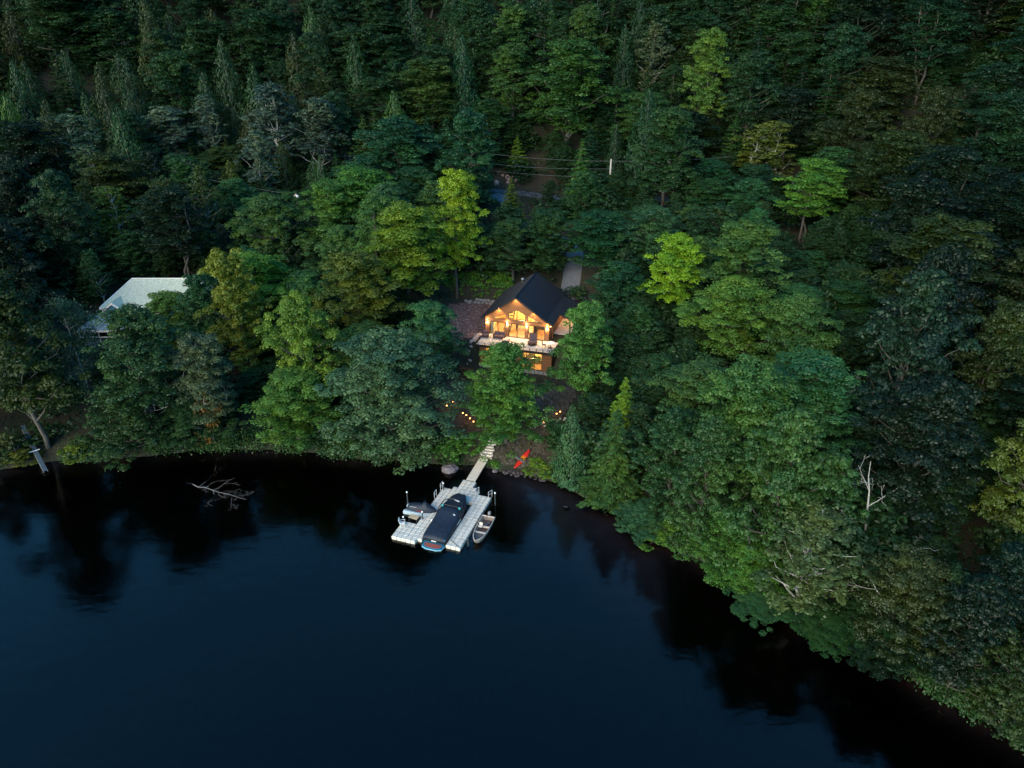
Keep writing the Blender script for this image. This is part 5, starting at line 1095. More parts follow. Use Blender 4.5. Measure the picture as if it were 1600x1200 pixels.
('maple',4,29.6,88.0,13.9,10.5,1.9,(0.0482, 0.1148, 0.0237),'right one of two mid green maples on the middle slope, right of centre'),
('birch',1,-36.6,75.8,8.0,3.8,3.51,(0.0252, 0.0538, 0.0091),'the only dark olive birch on the lower slope, by the blue house'),
('maple',5,-18.4,77.8,9.8,6.4,3.93,(0.0458, 0.1138, 0.0258),'the only mid green maple on the lower slope, left of the cabin'),
('birch',1,-65.0,79.1,12.1,5.5,2.98,(0.0044, 0.0159, 0.0066),'the only blackish green birch on the lower slope, at the far left'),
('maple',0,44.9,172.9,15.7,10.3,0.16,(0.012, 0.0425, 0.017),'the only dark teal green maple along the top of the slope, right of centre'),
('cedar',0,-68.5,130.4,19.4,8.8,4.36,(0.0182, 0.0635, 0.0177),'leftmost of five deep green cedars high on the slope, above the blue house'),
('maple',1,-87.9,143.8,14.2,13.2,4.03,(0.017, 0.0464, 0.0142),'third from left of three deep green maples high on the slope, at the far left'),
('cedar',1,-96.5,153.0,16.5,8.4,2.32,(0.0142, 0.0465, 0.0144),'second from left of three deep green cedars high on the slope, at the far left'),
('cedar',1,-59.6,160.6,21.2,8.7,0.87,(0.0163, 0.0472, 0.0133),'the only deep green cedar along the top of the slope, left of centre'),
('maple',5,-16.4,124.2,11.5,8.5,6.11,(0.0186, 0.0667, 0.0201),'the only deep green maple on the middle slope, above left of the cabin'),
('maple',2,88.6,130.3,18.8,10.6,1.27,(0.0099, 0.0419, 0.0168),'right one of two dark teal green maples along top of slope, at far right'),
('maple',3,-47.6,120.9,10.1,7.7,5.49,(0.0336, 0.1072, 0.0341),'leftmost of three sea green maples on middle slope, between blue house and cabin'),
('maple',1,-19.9,110.2,14.2,11.3,4.18,(0.0348, 0.0973, 0.0331),'right one of two sea green maples on the middle slope, above left of the cabin'),
('maple',4,-27.6,160.1,14.5,12.6,6.18,(0.0165, 0.0482, 0.0131),'right one of two deep green maples high on the slope, above left of the cabin'),
('cedar',0,-81.7,150.5,19.5,7.7,2.4,(0.02, 0.039, 0.0071),'fourth from left of four dark olive cedars high on the slope, at the far left'),
('maple',5,77.5,145.0,18.8,11.5,0.78,(0.0099, 0.0392, 0.0159),'left one of two dark teal green maples along top of slope, at far right'),
('birch',1,-81.8,102.4,11.1,5.4,5.42,(0.0199, 0.0399, 0.0063),'leftmost of five dark olive birches on the middle slope, at the far left'),
('maple',4,84.9,115.2,15.9,9.2,0.3,(0.0114, 0.0416, 0.0175),'third from left of three dark teal green maples high on slope, at far right'),
('maple',4,-34.3,174.2,16.8,13.7,4.58,(0.0149, 0.0448, 0.015),'the only deep green maple along the top of the slope, above left of the cabin'),
('maple',1,65.4,172.9,19.5,13.5,3.01,(0.0306, 0.0946, 0.017),'the only mid green maple along the top of the slope, right of centre'),
('maple',3,91.5,160.9,19.8,10.6,3.11,(0.0212, 0.0404, 0.0065),'leftmost of three dark olive maples along the top of the slope, at the far right'),
('maple',3,-7.6,175.5,18.8,11.3,1.78,(0.0145, 0.0491, 0.0144),'the only deep green maple along the top of the slope, straight above the cabin'),
('maple',2,-17.6,159.6,17.7,13.3,0.14,(0.0351, 0.0767, 0.0162),'the only mid green maple high on the slope, above left of the cabin'),
('maple',3,-31.4,120.7,10.4,7.9,6.26,(0.0222, 0.0595, 0.0196),'the only deep green maple on the middle slope, between the blue house and the cabin'),
('cedar',2,-110.5,161.7,19.8,8.1,5.14,(0.0151, 0.0435, 0.0131),'leftmost of three deep green cedars along the top of the slope, at the far left'),
('round',2,80.2,154.3,12.7,13.4,1.35,(0.0052, 0.0161, 0.0058),'right one of two blackish green round trees along top of slope, towards right'),
('maple',3,63.8,149.1,18.2,10.3,0.81,(0.0113, 0.0431, 0.017),'left one of two dark teal green maples along top of slope, towards right'),
('maple',0,15.9,167.0,20.2,10.1,0.34,(0.0354, 0.0812, 0.0159),'the only mid green maple along the top of the slope, above the utility pole'),
('maple',0,-59.1,128.1,12.4,7.1,5.2,(0.0212, 0.0645, 0.0194),'the only deep green maple on the middle slope, above the blue house'),
('maple',1,-35.8,152.5,16.8,10.7,1.1,(0.0141, 0.0496, 0.0148),'left one of two deep green maples high on the slope, above left of the cabin'),
('maple',2,-55.5,174.7,18.8,12.7,5.2,(0.0139, 0.0482, 0.0147),'the only deep green maple along the top of the slope, left of centre'),
('maple',0,46.0,146.3,20.1,11.4,6.03,(0.0139, 0.0448, 0.0148),'the only deep green maple high on the slope, right of centre'),
('maple',4,76.6,172.8,18.2,12.8,5.54,(0.0046, 0.0159, 0.0069),'right one of two blackish green maples along the top of the slope, towards the right'),
('maple',5,66.7,140.3,15.3,13.3,0.11,(0.0198, 0.0339, 0.0069),'third from left of four dark olive maples high on the slope, towards the right'),
('cedar',0,-80.7,144.4,17.6,7.3,2.45,(0.0161, 0.0478, 0.0147),'third from left of three deep green cedars high on the slope, at the far left'),
('round',3,-11.9,112.9,12.3,9.8,0.13,(0.0393, 0.1022, 0.0249),'right one of two mid green round trees on middle slope, above left of cabin'),
('spruce',2,-29.4,144.3,14.9,6.7,0.59,(0.0335, 0.0837, 0.0181),'left one of two mid green spruces high on the slope, above left of the cabin'),
('maple',0,52.6,141.1,15.2,10.4,3.6,(0.0051, 0.0176, 0.0068),'the only blackish green maple high on the slope, right of centre'),
('maple',5,26.3,148.1,14.1,11.3,5.59,(0.0292, 0.0795, 0.0181),'the only mid green maple high on the slope, above the utility pole'),
('maple',4,102.2,154.5,19.4,12.1,0.44,(0.022, 0.0357, 0.0077),'third from left of three dark olive maples along top of slope, at far right'),
('cedar',2,-70.5,171.1,17.1,9.1,1.46,(0.0154, 0.0539, 0.0137),'third from left of three deep green cedars along top of slope, above blue house'),
('spruce',2,-84.3,155.9,13.5,6.8,5.87,(0.0143, 0.0475, 0.014),'left one of two deep green spruces high on the slope, above the blue house'),
('round',3,38.5,167.4,12.5,11.1,0.02,(0.0185, 0.0418, 0.0075),'the only dark olive round crowned tree along the top of the slope, right of centre'),
('maple',4,-0.4,169.7,19.2,10.3,1.47,(0.0321, 0.0832, 0.016),'left one of two mid green maples along top of slope, straight above cabin'),
('maple',4,-87.6,173.6,14.5,11.8,1.41,(0.014, 0.0479, 0.0125),'left one of two deep green maples along top of slope, above blue house'),
('maple',5,95.5,144.3,14.5,13.9,5.72,(0.0197, 0.0413, 0.0068),'second from left of three dark olive maples along top of slope, at far right'),
('round',3,-111.7,154.6,12.6,10.2,1.65,(0.0233, 0.0404, 0.0064),'the only dark olive round crowned tree high on the slope, at the far left'),
('cedar',1,-97.8,137.0,19.6,8.9,1.0,(0.0197, 0.0376, 0.0068),'leftmost of four dark olive cedars high on the slope, at the far left'),
('maple',4,53.5,163.6,16.6,12.5,2.08,(0.0164, 0.0527, 0.0135),'second from left of three deep green maples along top of slope, right of centre'),
('maple',5,33.7,158.3,11.9,7.2,2.32,(0.0167, 0.0484, 0.0143),'right one of two deep green maples high on the slope, above the utility pole'),
('cedar',0,28.1,171.2,17.8,7.9,5.07,(0.0109, 0.0391, 0.0163),'the only dark teal green cedar along the top of the slope, above the utility pole'),
('cedar',2,-44.3,175.5,19.6,8.7,3.79,(0.0336, 0.0799, 0.0188),'the only mid green cedar along the top of the slope, left of centre'),
('maple',0,68.2,156.3,20.0,12.4,5.76,(0.0043, 0.0176, 0.006),'left one of two blackish green maples along the top of the slope, towards the right'),
('maple',2,-69.8,95.9,13.1,9.0,0.54,(0.0046, 0.0184, 0.0059),'second from left of three blackish green maples on the middle slope, at the far left'),
('maple',5,57.1,108.2,17.4,12.0,5.05,(0.0189, 0.0393, 0.0071),'fourth from left of four dark olive maples high on the slope, towards the right'),
('cedar',2,-52.6,155.3,19.7,8.4,4.26,(0.0152, 0.0517, 0.0153),'left one of two deep green cedars high on the slope, left of centre'),
('spruce',1,-101.0,159.3,16.0,7.6,4.5,(0.0224, 0.0366, 0.0065),'right one of two dark olive spruces along top of slope, at far left'),
('maple',2,-67.9,121.8,14.6,9.0,1.64,(0.029, 0.049, 0.0098),'left one of two dark olive maples on the middle slope, above the blue house'),
('cedar',1,-75.7,176.0,16.0,8.1,2.13,(0.0165, 0.0447, 0.0133),'second from left of three deep green cedars along top of slope, above blue house'),
('maple',2,27.2,127.9,19.2,11.0,4.86,(0.0214, 0.0622, 0.019),'left one of two deep green maples high on the slope, above the utility pole'),
('spruce',1,55.5,147.7,14.6,7.6,2.35,(0.0117, 0.0388, 0.0174),'the only dark teal green spruce high on the slope, right of centre'),
('cedar',2,-9.9,161.9,19.9,7.9,2.83,(0.0106, 0.0473, 0.0189),'the only dark teal green cedar along the top of the slope, straight above the cabin'),
('cedar',0,-75.4,150.0,16.3,9.4,4.17,(0.0152, 0.0442, 0.014),'third from left of five deep green cedars high on the slope, above the blue house'),
('maple',0,-74.6,141.3,15.6,11.3,1.9,(0.0141, 0.0455, 0.0141),'the only deep green maple high on the slope, above the blue house'),
('round',3,32.7,141.9,14.0,13.3,1.44,(0.0051, 0.0188, 0.0062),'the only blackish green round crowned tree high on the slope, above the utility pole'),
('round',3,-25.1,170.9,11.9,12.6,5.85,(0.0109, 0.0431, 0.0194),'only dark teal green round tree along top of slope, above left of cabin'),
('maple',1,70.4,124.7,17.1,9.7,3.14,(0.0217, 0.0352, 0.0063),'the only dark olive maple high on the slope, at the far right'),
('maple',2,56.0,154.7,16.0,11.0,2.77,(0.0153, 0.048, 0.0137),'third from left of three deep green maples along top of slope, right of centre'),
('maple',2,-56.3,143.2,9.4,8.7,0.6,(0.0286, 0.0577, 0.0103),'the only dark olive maple high on the slope, left of centre'),
('maple',0,23.1,157.9,9.3,8.7,6.09,(0.0109, 0.0466, 0.0161),'the only dark teal green maple high on the slope, above the utility pole'),
('maple',2,-98.5,171.5,19.1,13.3,2.05,(0.0166, 0.0489, 0.013),'the only deep green maple along the top of the slope, at the far left'),
('maple',5,-49.6,103.4,15.2,9.9,4.2,(0.0066, 0.0211, 0.0089),'the only blackish green maple on the middle slope, above the blue house'),
('maple',2,-81.5,123.6,17.9,10.3,3.63,(0.0042, 0.0176, 0.006),'the only blackish green maple high on the slope, at the far left'),
('maple',2,39.6,117.9,9.2,6.8,4.02,(0.0309, 0.1069, 0.038),'left one of two sea green maples on the middle slope, right of centre'),
('maple',0,0.0,159.8,18.6,10.8,0.25,(0.0339, 0.0861, 0.0168),'right one of two mid green maples along top of slope, straight above cabin'),
('maple',2,88.7,150.2,17.6,11.0,4.67,(0.0054, 0.0159, 0.006),'left one of two blackish green maples along top of slope, at far right'),
('round',3,29.5,113.9,7.3,7.9,4.81,(0.0463, 0.1021, 0.0237),'the only mid green round crowned tree on the middle slope, right of centre'),
('spruce',0,-114.7,171.9,17.4,7.3,4.02,(0.0151, 0.0464, 0.014),'second from left of three deep green spruces along top of slope, at far left'),
('cedar',2,-105.6,175.9,19.5,8.1,1.65,(0.017, 0.0525, 0.0137),'second from left of three deep green cedars along top of slope, at far left'),
('spruce',2,17.2,174.1,15.4,6.6,3.72,(0.0289, 0.0935, 0.017),'left one of two mid green spruces along top of slope, above utility pole'),
('cedar',0,-52.8,138.6,9.4,5.4,5.2,(0.025, 0.0541, 0.0085),'leftmost of three dark olive cedars high on the slope, left of centre'),
('spruce',2,-33.3,138.8,8.9,4.7,4.4,(0.0183, 0.0691, 0.0209),'the only deep green spruce high on the slope, above left of the cabin'),
('maple',2,-121.9,175.0,14.7,10.2,2.4,(0.0232, 0.0391, 0.0062),'the only dark olive maple along the top of the slope, at the far left'),
('cedar',2,-62.6,135.1,10.4,6.5,0.89,(0.0213, 0.0723, 0.0186),'fourth from left of five deep green cedars high on the slope, above the blue house'),
('spruce',1,-102.6,151.3,16.2,6.4,2.9,(0.0141, 0.0543, 0.0138),'second from left of three deep green spruces high on the slope, at the far left'),
('maple',3,-71.1,160.6,17.7,12.4,0.58,(0.016, 0.0513, 0.0135),'right one of two deep green maples along top of slope, above blue house'),
('cedar',1,-91.1,157.5,16.4,7.7,2.04,(0.0161, 0.0539, 0.0145),'third from left of three deep green cedars along top of slope, at far left'),
('maple',1,59.9,130.1,17.7,13.5,3.12,(0.0203, 0.0341, 0.0062),'leftmost of four dark olive maples high on the slope, towards the right'),
('maple',2,84.3,164.9,14.4,11.6,2.68,(0.0114, 0.039, 0.0164),'right one of two dark teal green maples along top of slope, towards right'),
('cedar',1,-92.0,137.3,20.3,8.3,4.35,(0.0326, 0.0941, 0.0166),'the only mid green cedar high on the slope, at the far left'),
('round',2,-8.5,136.8,12.1,11.1,0.83,(0.0165, 0.0647, 0.0222),'the only dark teal green round crowned tree high on the slope, straight above the cabin'),
('cedar',0,-107.7,170.8,15.6,7.4,2.59,(0.0208, 0.0346, 0.0074),'the only dark olive cedar along the top of the slope, at the far left'),
('maple',3,-97.1,127.8,18.5,14.0,5.66,(0.0147, 0.0477, 0.0132),'leftmost of three deep green maples high on the slope, at the far left'),
('maple',0,18.8,111.0,8.2,6.3,2.08,(0.0219, 0.0688, 0.02),'right one of two deep green maples on the middle slope, just right of the cabin'),
('maple',4,-102.0,143.8,16.7,12.2,3.74,(0.016, 0.053, 0.0143),'second from left of three deep green maples high on the slope, at the far left'),
('cedar',1,-47.1,169.1,18.1,8.1,5.56,(0.0203, 0.035, 0.007),'second from left of three dark olive cedars along top of slope, left of centre'),
('round',2,-39.6,162.9,12.6,12.0,0.57,(0.0192, 0.0381, 0.0076),'the only dark olive round crowned tree high on the slope, left of centre'),
('maple',0,52.0,117.8,13.5,9.1,4.39,(0.0202, 0.0716, 0.0193),'the only deep green maple on the middle slope, towards the right'),
('spruce',2,-94.6,161.2,14.4,6.9,2.85,(0.0158, 0.046, 0.0123),'third from left of three deep green spruces along top of slope, at far left'),
('maple',0,65.6,113.6,14.2,11.9,3.91,(0.0045, 0.0174, 0.0071),'leftmost of six blackish green maples on the middle slope, at the far right'),
('cedar',1,-56.9,133.1,10.1,5.8,4.5,(0.0202, 0.0676, 0.0208),'the only deep green cedar on the middle slope, above the blue house'),
('maple',1,-65.9,103.0,17.4,9.7,1.48,(0.0163, 0.0487, 0.0152),'the only deep green maple on the middle slope, at the far left'),
('cedar',2,-79.2,171.3,21.0,7.8,6.05,(0.0206, 0.0398, 0.0064),'the only dark olive cedar along the top of the slope, above the blue house'),
('cedar',2,-95.6,147.1,21.1,8.0,1.26,(0.0157, 0.05, 0.0145),'leftmost of three deep green cedars high on the slope, at the far left'),
('maple',1,80.6,104.9,13.5,12.2,3.04,(0.0047, 0.0153, 0.0065),'sixth from left of six blackish green maples on the middle slope, at the far right'),
('maple',1,26.2,95.6,9.3,6.8,0.63,(0.0461, 0.1162, 0.0224),'left one of two mid green maples on the middle slope, right of centre'),
('round',2,43.2,155.6,14.7,11.3,4.42,(0.0159, 0.0439, 0.0151),'the only deep green round crowned tree along the top of the slope, right of centre'),
('spruce',2,-17.3,175.9,16.4,7.2,4.75,(0.0136, 0.05, 0.0128),'the only deep green spruce along the top of the slope, above left of the cabin'),
('spruce',2,21.9,175.3,17.4,6.8,1.99,(0.016, 0.0452, 0.0143),'second from left of three deep green spruces along top of slope, above utility pole'),
('cedar',0,-82.3,161.2,15.6,8.8,3.43,(0.0147, 0.0445, 0.014),'leftmost of three deep green cedars along the top of the slope, above the blue house'),
('maple',1,37.5,106.7,8.4,6.4,4.27,(0.0286, 0.1164, 0.0396),'right one of two sea green maples on the middle slope, right of centre'),
('maple',0,72.0,95.8,15.6,10.7,5.93,(0.0046, 0.0177, 0.0063),'fourth from left of six blackish green maples on the middle slope, at the far right'),
('birch',2,-68.5,113.7,12.5,5.2,4.08,(0.0248, 0.0525, 0.0085),'fifth from left of five dark olive birches on the middle slope, at the far left'),
('maple',5,57.7,96.9,18.4,10.6,3.67,(0.005, 0.0175, 0.006),'second from left of six blackish green maples on the middle slope, at the far right'),
('maple',4,-41.4,114.7,9.3,7.8,2.37,(0.0337, 0.1096, 0.0344),'third from left of three sea green maples on middle slope, between blue house and cabin'),
('round',2,-5.1,153.2,12.5,11.1,6.01,(0.0153, 0.0543, 0.0129),'the only deep green round crowned tree high on the slope, straight above the cabin'),
('spruce',1,58.8,140.6,18.3,6.4,1.43,(0.0138, 0.049, 0.0129),'the only deep green spruce high on the slope, towards the right'),
('spruce',1,-13.9,167.0,13.8,7.5,1.47,(0.0151, 0.0469, 0.0145),'the only deep green spruce along the top of the slope, straight above the cabin'),
('round',3,-38.5,122.9,7.2,7.0,5.91,(0.0387, 0.1099, 0.0224),'only mid green round tree on middle slope, between blue house and cabin'),
('cedar',1,25.2,141.0,19.0,8.3,1.6,(0.0109, 0.0456, 0.0186),'right one of two dark teal green cedars high on the slope, above the utility pole'),
('cedar',0,-85.0,136.8,19.7,7.8,4.59,(0.0202, 0.0376, 0.0078),'third from left of four dark olive cedars high on the slope, at the far left'),
('cedar',0,-62.9,155.5,17.6,8.7,4.64,(0.0151, 0.0444, 0.0141),'fifth from left of five deep green cedars high on the slope, above the blue house'),
('maple',5,-56.6,115.9,11.3,6.8,5.9,(0.0284, 0.055, 0.0098),'right one of two dark olive maples on the middle slope, above the blue house'),
('cedar',0,8.6,171.3,16.8,9.1,0.31,(0.0329, 0.0909, 0.0151),'the only mid green cedar along the top of the slope, straight above the cabin'),
('round',3,73.4,163.3,14.3,11.9,3.59,(0.0053, 0.0164, 0.0069),'left one of two blackish green round trees along top of slope, towards right'),
('maple',2,76.9,115.2,18.1,10.5,5.85,(0.0111, 0.0401, 0.0166),'second from left of three dark teal green maples high on slope, at far right'),
('spruce',1,33.7,153.0,10.3,4.7,4.86,(0.0112, 0.0436, 0.0188),'third from left of three dark teal green spruces high on slope, above utility pole'),
('round',3,-83.1,109.1,10.9,10.8,4.8,(0.0199, 0.0403, 0.0066),'the only dark olive round crowned tree on the middle slope, at the far left'),
('spruce',2,27.3,154.6,13.7,6.5,0.66,(0.0163, 0.0496, 0.0131),'the only deep green spruce high on the slope, above the utility pole'),
('maple',5,-25.2,116.8,14.3,11.5,4.99,(0.0525, 0.1549, 0.0196),'the only fresh green maple on the middle slope, above left of the cabin'),
('spruce',2,41.3,139.1,13.2,6.7,5.44,(0.0315, 0.0917, 0.0182),'the only mid green spruce high on the slope, right of centre'),
('spruce',1,91.5,167.2,15.2,7.1,4.34,(0.0044, 0.015, 0.007),'the only blackish green spruce along the top of the slope, at the far right'),
('spruce',1,18.6,161.6,15.6,6.4,5.0,(0.017, 0.0467, 0.0128),'leftmost of three deep green spruces along the top of the slope, above the utility pole'),
('spruce',0,6.7,165.5,17.2,6.7,6.05,(0.0118, 0.0388, 0.0173),'the only dark teal green spruce along the top of the slope, straight above the cabin'),
('spruce',1,-61.7,171.1,17.5,7.6,6.01,(0.0188, 0.037, 0.0076),'the only dark olive spruce along the top of the slope, left of centre'),
('round',2,71.2,105.5,12.4,10.1,5.87,(0.0049, 0.019, 0.0068),'right one of two blackish green round trees on the middle slope, at the far right'),
('maple',0,80.2,126.9,15.2,12.5,4.85,(0.011, 0.038, 0.0159),'leftmost of three dark teal green maples high on the slope, at the far right'),
('round',3,30.5,104.5,10.6,9.8,4.05,(0.0197, 0.0581, 0.017),'left one of two deep green round crowned trees on the middle slope, right of centre'),
('cedar',2,-43.9,152.3,16.6,7.6,2.81,(0.0152, 0.0544, 0.0146),'right one of two deep green cedars high on the slope, left of centre'),
('maple',3,-73.8,106.8,16.9,9.5,0.14,(0.005, 0.0169, 0.0057),'third from left of three blackish green maples on the middle slope, at the far left'),
('maple',0,54.1,174.0,18.7,11.6,5.27,(0.015, 0.0436, 0.0143),'leftmost of three deep green maples along the top of the slope, right of centre'),
('spruce',1,30.9,175.6,15.0,7.2,3.14,(0.0162, 0.0517, 0.0134),'third from left of three deep green spruces along top of slope, above utility pole'),
('birch',2,-76.9,116.3,11.5,5.9,5.42,(0.0186, 0.0343, 0.0069),'fourth from left of five dark olive birches on the middle slope, at the far left'),
('birch',0,-55.4,123.4,12.9,6.2,5.66,(0.0185, 0.0735, 0.0166),'the only deep green birch on the middle slope, above the blue house'),
('birch',1,-77.8,111.9,13.7,6.3,0.22,(0.0163, 0.0531, 0.0141),'second from left of three deep green birches on the middle slope, at the far left'),
('cedar',2,-77.7,157.0,18.4,8.5,1.36,(0.0168, 0.0435, 0.0152),'second from left of five deep green cedars high on the slope, above the blue house'),
('spruce',2,70.8,130.2,14.2,6.4,5.35,(0.0226, 0.0342, 0.007),'the only dark olive spruce high on the slope, towards the right'),
('cedar',0,-33.9,166.9,18.9,8.3,5.62,(0.0147, 0.0536, 0.0127),'the only deep green cedar along the top of the slope, above left of the cabin'),
('spruce',1,11.1,162.5,16.9,7.1,5.52,(0.0302, 0.0945, 0.0184),'the only mid green spruce along the top of the slope, straight above the cabin'),
('spruce',0,49.5,154.5,18.1,7.0,2.62,(0.0104, 0.0402, 0.0184),'the only dark teal green spruce along the top of the slope, right of centre'),
('maple',1,-38.4,97.8,9.4,7.9,4.68,(0.03, 0.1073, 0.039),'second from left of three sea green maples on middle slope, between blue house and cabin'),
('spruce',0,-27.8,149.4,14.3,6.5,6.15,(0.0349, 0.0848, 0.018),'right one of two mid green spruces high on the slope, above left of the cabin'),
('birch',1,-90.0,115.2,14.2,5.5,1.95,(0.0163, 0.0446, 0.0151),'leftmost of three deep green birches on the middle slope, at the far left'),
('maple',2,34.0,122.3,8.5,8.2,5.42,(0.0208, 0.0711, 0.0208),'the only deep green maple on the middle slope, right of centre'),
('round',3,41.3,94.1,6.4,6.4,3.09,(0.0189, 0.0738, 0.0205),'right one of two deep green round crowned trees on the middle slope, right of centre'),
('spruce',0,20.7,152.2,15.8,7.4,1.49,(0.0107, 0.0463, 0.0177),'second from left of three dark teal green spruces high on slope, above utility pole'),
('cedar',0,20.1,144.1,11.4,5.2,1.53,(0.0112, 0.0423, 0.0175),'left one of two dark teal green cedars high on the slope, above the utility pole'),
('cedar',2,-41.1,170.3,18.6,7.8,0.52,(0.0214, 0.0423, 0.0065),'third from left of three dark olive cedars along top of slope, left of centre'),
('maple',3,12.7,124.1,10.0,6.7,2.81,(0.0202, 0.0728, 0.02),'left one of two deep green maples on the middle slope, just right of the cabin'),
('spruce',1,-89.4,151.9,17.6,7.8,1.63,(0.0163, 0.0441, 0.0145),'third from left of three deep green spruces high on the slope, at the far left'),
('spruce',0,84.8,174.3,14.7,6.4,2.67,(0.0202, 0.0378, 0.0061),'the only dark olive spruce along the top of the slope, towards the right'),
('round',2,63.7,103.0,11.7,10.6,0.4,(0.0169, 0.0478, 0.0148),'the only deep green round crowned tree on the middle slope, at the far right'),
('spruce',0,12.5,131.5,13.2,6.2,5.63,(0.0447, 0.127, 0.0211),'the only mid green spruce high on the slope, above the utility pole'),
('spruce',2,-66.1,140.7,9.6,4.8,3.32,(0.022, 0.0666, 0.0192),'right one of two deep green spruces high on the slope, above the blue house'),
('cedar',1,-37.2,136.1,9.5,5.9,3.64,(0.0203, 0.0616, 0.0204),'left one of two deep green cedars on the middle slope, left of centre'),
('maple',3,35.8,130.0,9.4,8.7,1.92,(0.0138, 0.0643, 0.0254),'left one of two dark teal green maples on the middle slope, right of centre'),
('birch',1,-76.5,97.8,14.4,5.1,4.12,(0.0184, 0.0359, 0.0076),'second from left of five dark olive birches on the middle slope, at the far left'),
('cedar',2,-66.5,175.8,18.1,8.9,4.37,(0.0224, 0.0366, 0.0071),'leftmost of three dark olive cedars along the top of the slope, left of centre'),
('cedar',2,-51.8,133.0,9.7,6.0,5.13,(0.0734, 0.111, 0.0138),'the only olive green cedar on the middle slope, left of centre'),
('birch',2,-49.2,113.6,14.6,5.3,4.19,(0.026, 0.0559, 0.0099),'right one of two dark olive birches on the middle slope, above the blue house'),
('cedar',2,-88.7,131.9,15.7,8.3,5.02,(0.0201, 0.039, 0.0061),'second from left of four dark olive cedars high on the slope, at the far left'),
('maple',5,59.1,120.1,13.4,10.4,5.99,(0.022, 0.0358, 0.0068),'second from left of four dark olive maples high on the slope, towards the right'),
('spruce',0,-63.3,145.2,8.5,4.4,3.13,(0.0271, 0.0534, 0.0101),'the only dark olive spruce high on the slope, above the blue house'),
('spruce',1,-12.3,141.5,14.9,6.8,1.5,(0.0213, 0.0714, 0.0208),'the only deep green spruce high on the slope, straight above the cabin'),
('spruce',0,62.0,161.4,16.3,6.8,5.11,(0.0144, 0.0505, 0.013),'the only deep green spruce along the top of the slope, right of centre'),
('maple',2,42.3,125.3,9.5,7.1,2.93,(0.0138, 0.0514, 0.0247),'right one of two dark teal green maples on the middle slope, right of centre'),
('spruce',1,-16.7,145.3,13.9,6.3,1.95,(0.012, 0.044, 0.0193),'the only dark teal green spruce high on the slope, above left of the cabin'),
('round',3,-58.0,105.7,7.8,7.8,5.1,(0.0227, 0.0722, 0.0189),'the only deep green round crowned tree on the middle slope, above the blue house'),
('maple',5,-92.2,120.5,15.3,9.7,3.32,(0.0198, 0.0416, 0.0077),'the only dark olive maple high on the slope, at the far left'),
('spruce',2,-57.7,148.9,9.2,4.8,0.38,(0.0277, 0.0562, 0.0091),'the only dark olive spruce high on the slope, left of centre'),
('spruce',0,-108.3,147.8,15.5,6.4,1.06,(0.0158, 0.0464, 0.0122),'leftmost of three deep green spruces high on the slope, at the far left'),
('cedar',1,-23.0,147.1,18.0,9.0,3.54,(0.0298, 0.0821, 0.0178),'the only mid green cedar high on the slope, above left of the cabin'),
('birch',2,-59.6,96.8,9.0,3.5,4.0,(0.0204, 0.0738, 0.0188),'third from left of three deep green birches on the middle slope, at the far left'),
('cedar',1,-44.2,140.9,11.9,5.9,4.5,(0.0288, 0.0557, 0.0083),'third from left of three dark olive cedars high on the slope, left of centre'),
('cedar',0,-72.8,134.8,17.9,8.0,2.15,(0.023, 0.0392, 0.0071),'the only dark olive cedar high on the slope, above the blue house'),
('cedar',1,-53.3,149.6,15.4,7.8,1.2,(0.0222, 0.0353, 0.0074),'second from left of three dark olive cedars high on the slope, left of centre'),
('birch',0,-86.3,116.8,14.4,6.1,2.61,(0.0189, 0.034, 0.007),'third from left of five dark olive birches on the middle slope, at the far left'),
('maple',0,88.7,121.5,18.6,9.8,2.38,(0.0051, 0.0183, 0.0067),'right one of two blackish green maples along top of slope, at far right'),
('maple',0,-24.5,124.5,10.1,6.5,4.19,(0.074, 0.1138, 0.016),'the only olive green maple on the middle slope, above left of the cabin'),
('round',3,-8.6,120.3,8.0,6.9,5.74,(0.0552, 0.1569, 0.0208),'the only fresh green round crowned tree on the middle slope, straight above the cabin'),
('spruce',1,39.0,145.0,11.3,4.7,0.9,(0.0214, 0.04, 0.0065),'the only dark olive spruce high on the slope, right of centre'),
('cedar',1,-35.0,132.0,11.0,5.5,4.55,(0.0206, 0.0692, 0.0172),'right one of two deep green cedars on the middle slope, left of centre'),
('birch',2,-53.8,111.6,13.2,5.0,2.79,(0.0273, 0.0537, 0.0092),'left one of two dark olive birches on the middle slope, above the blue house'),
('spruce',2,-17.3,170.2,16.0,6.3,4.44,(0.0352, 0.0828, 0.0181),'the only mid green spruce along the top of the slope, above left of the cabin'),
('birch',1,-73.5,91.9,11.9,6.1,1.78,(0.0052, 0.017, 0.0069),'left one of two blackish green birches on the middle slope, at the far left'),
('cedar',2,23.9,164.9,17.0,7.6,5.98,(0.014, 0.0464, 0.0129),'the only deep green cedar along the top of the slope, above the utility pole'),
('spruce',1,14.8,142.8,13.4,7.2,0.84,(0.0156, 0.0566, 0.0264),'leftmost of three dark teal green spruces high on the slope, above the utility pole'),
('spruce',0,-116.0,161.9,17.9,6.5,4.18,(0.0157, 0.0487, 0.0126),'leftmost of three deep green spruces along the top of the slope, at the far left'),
('spruce',1,92.6,155.0,15.2,7.4,1.22,(0.01, 0.0449, 0.0181),'the only dark teal green spruce along the top of the slope, at the far right'),
('birch',0,-81.7,117.3,14.4,4.8,3.22,(0.0053, 0.0186, 0.0059),'right one of two blackish green birches on the middle slope, at the far left'),
('birch',0,-61.9,124.8,13.4,5.0,6.07,(0.0071, 0.0237, 0.0085),'the only blackish green birch on the middle slope, above the blue house'),
('spruce',0,-105.7,158.4,18.0,6.6,0.81,(0.0221, 0.0379, 0.0077),'left one of two dark olive spruces along top of slope, at far left'),
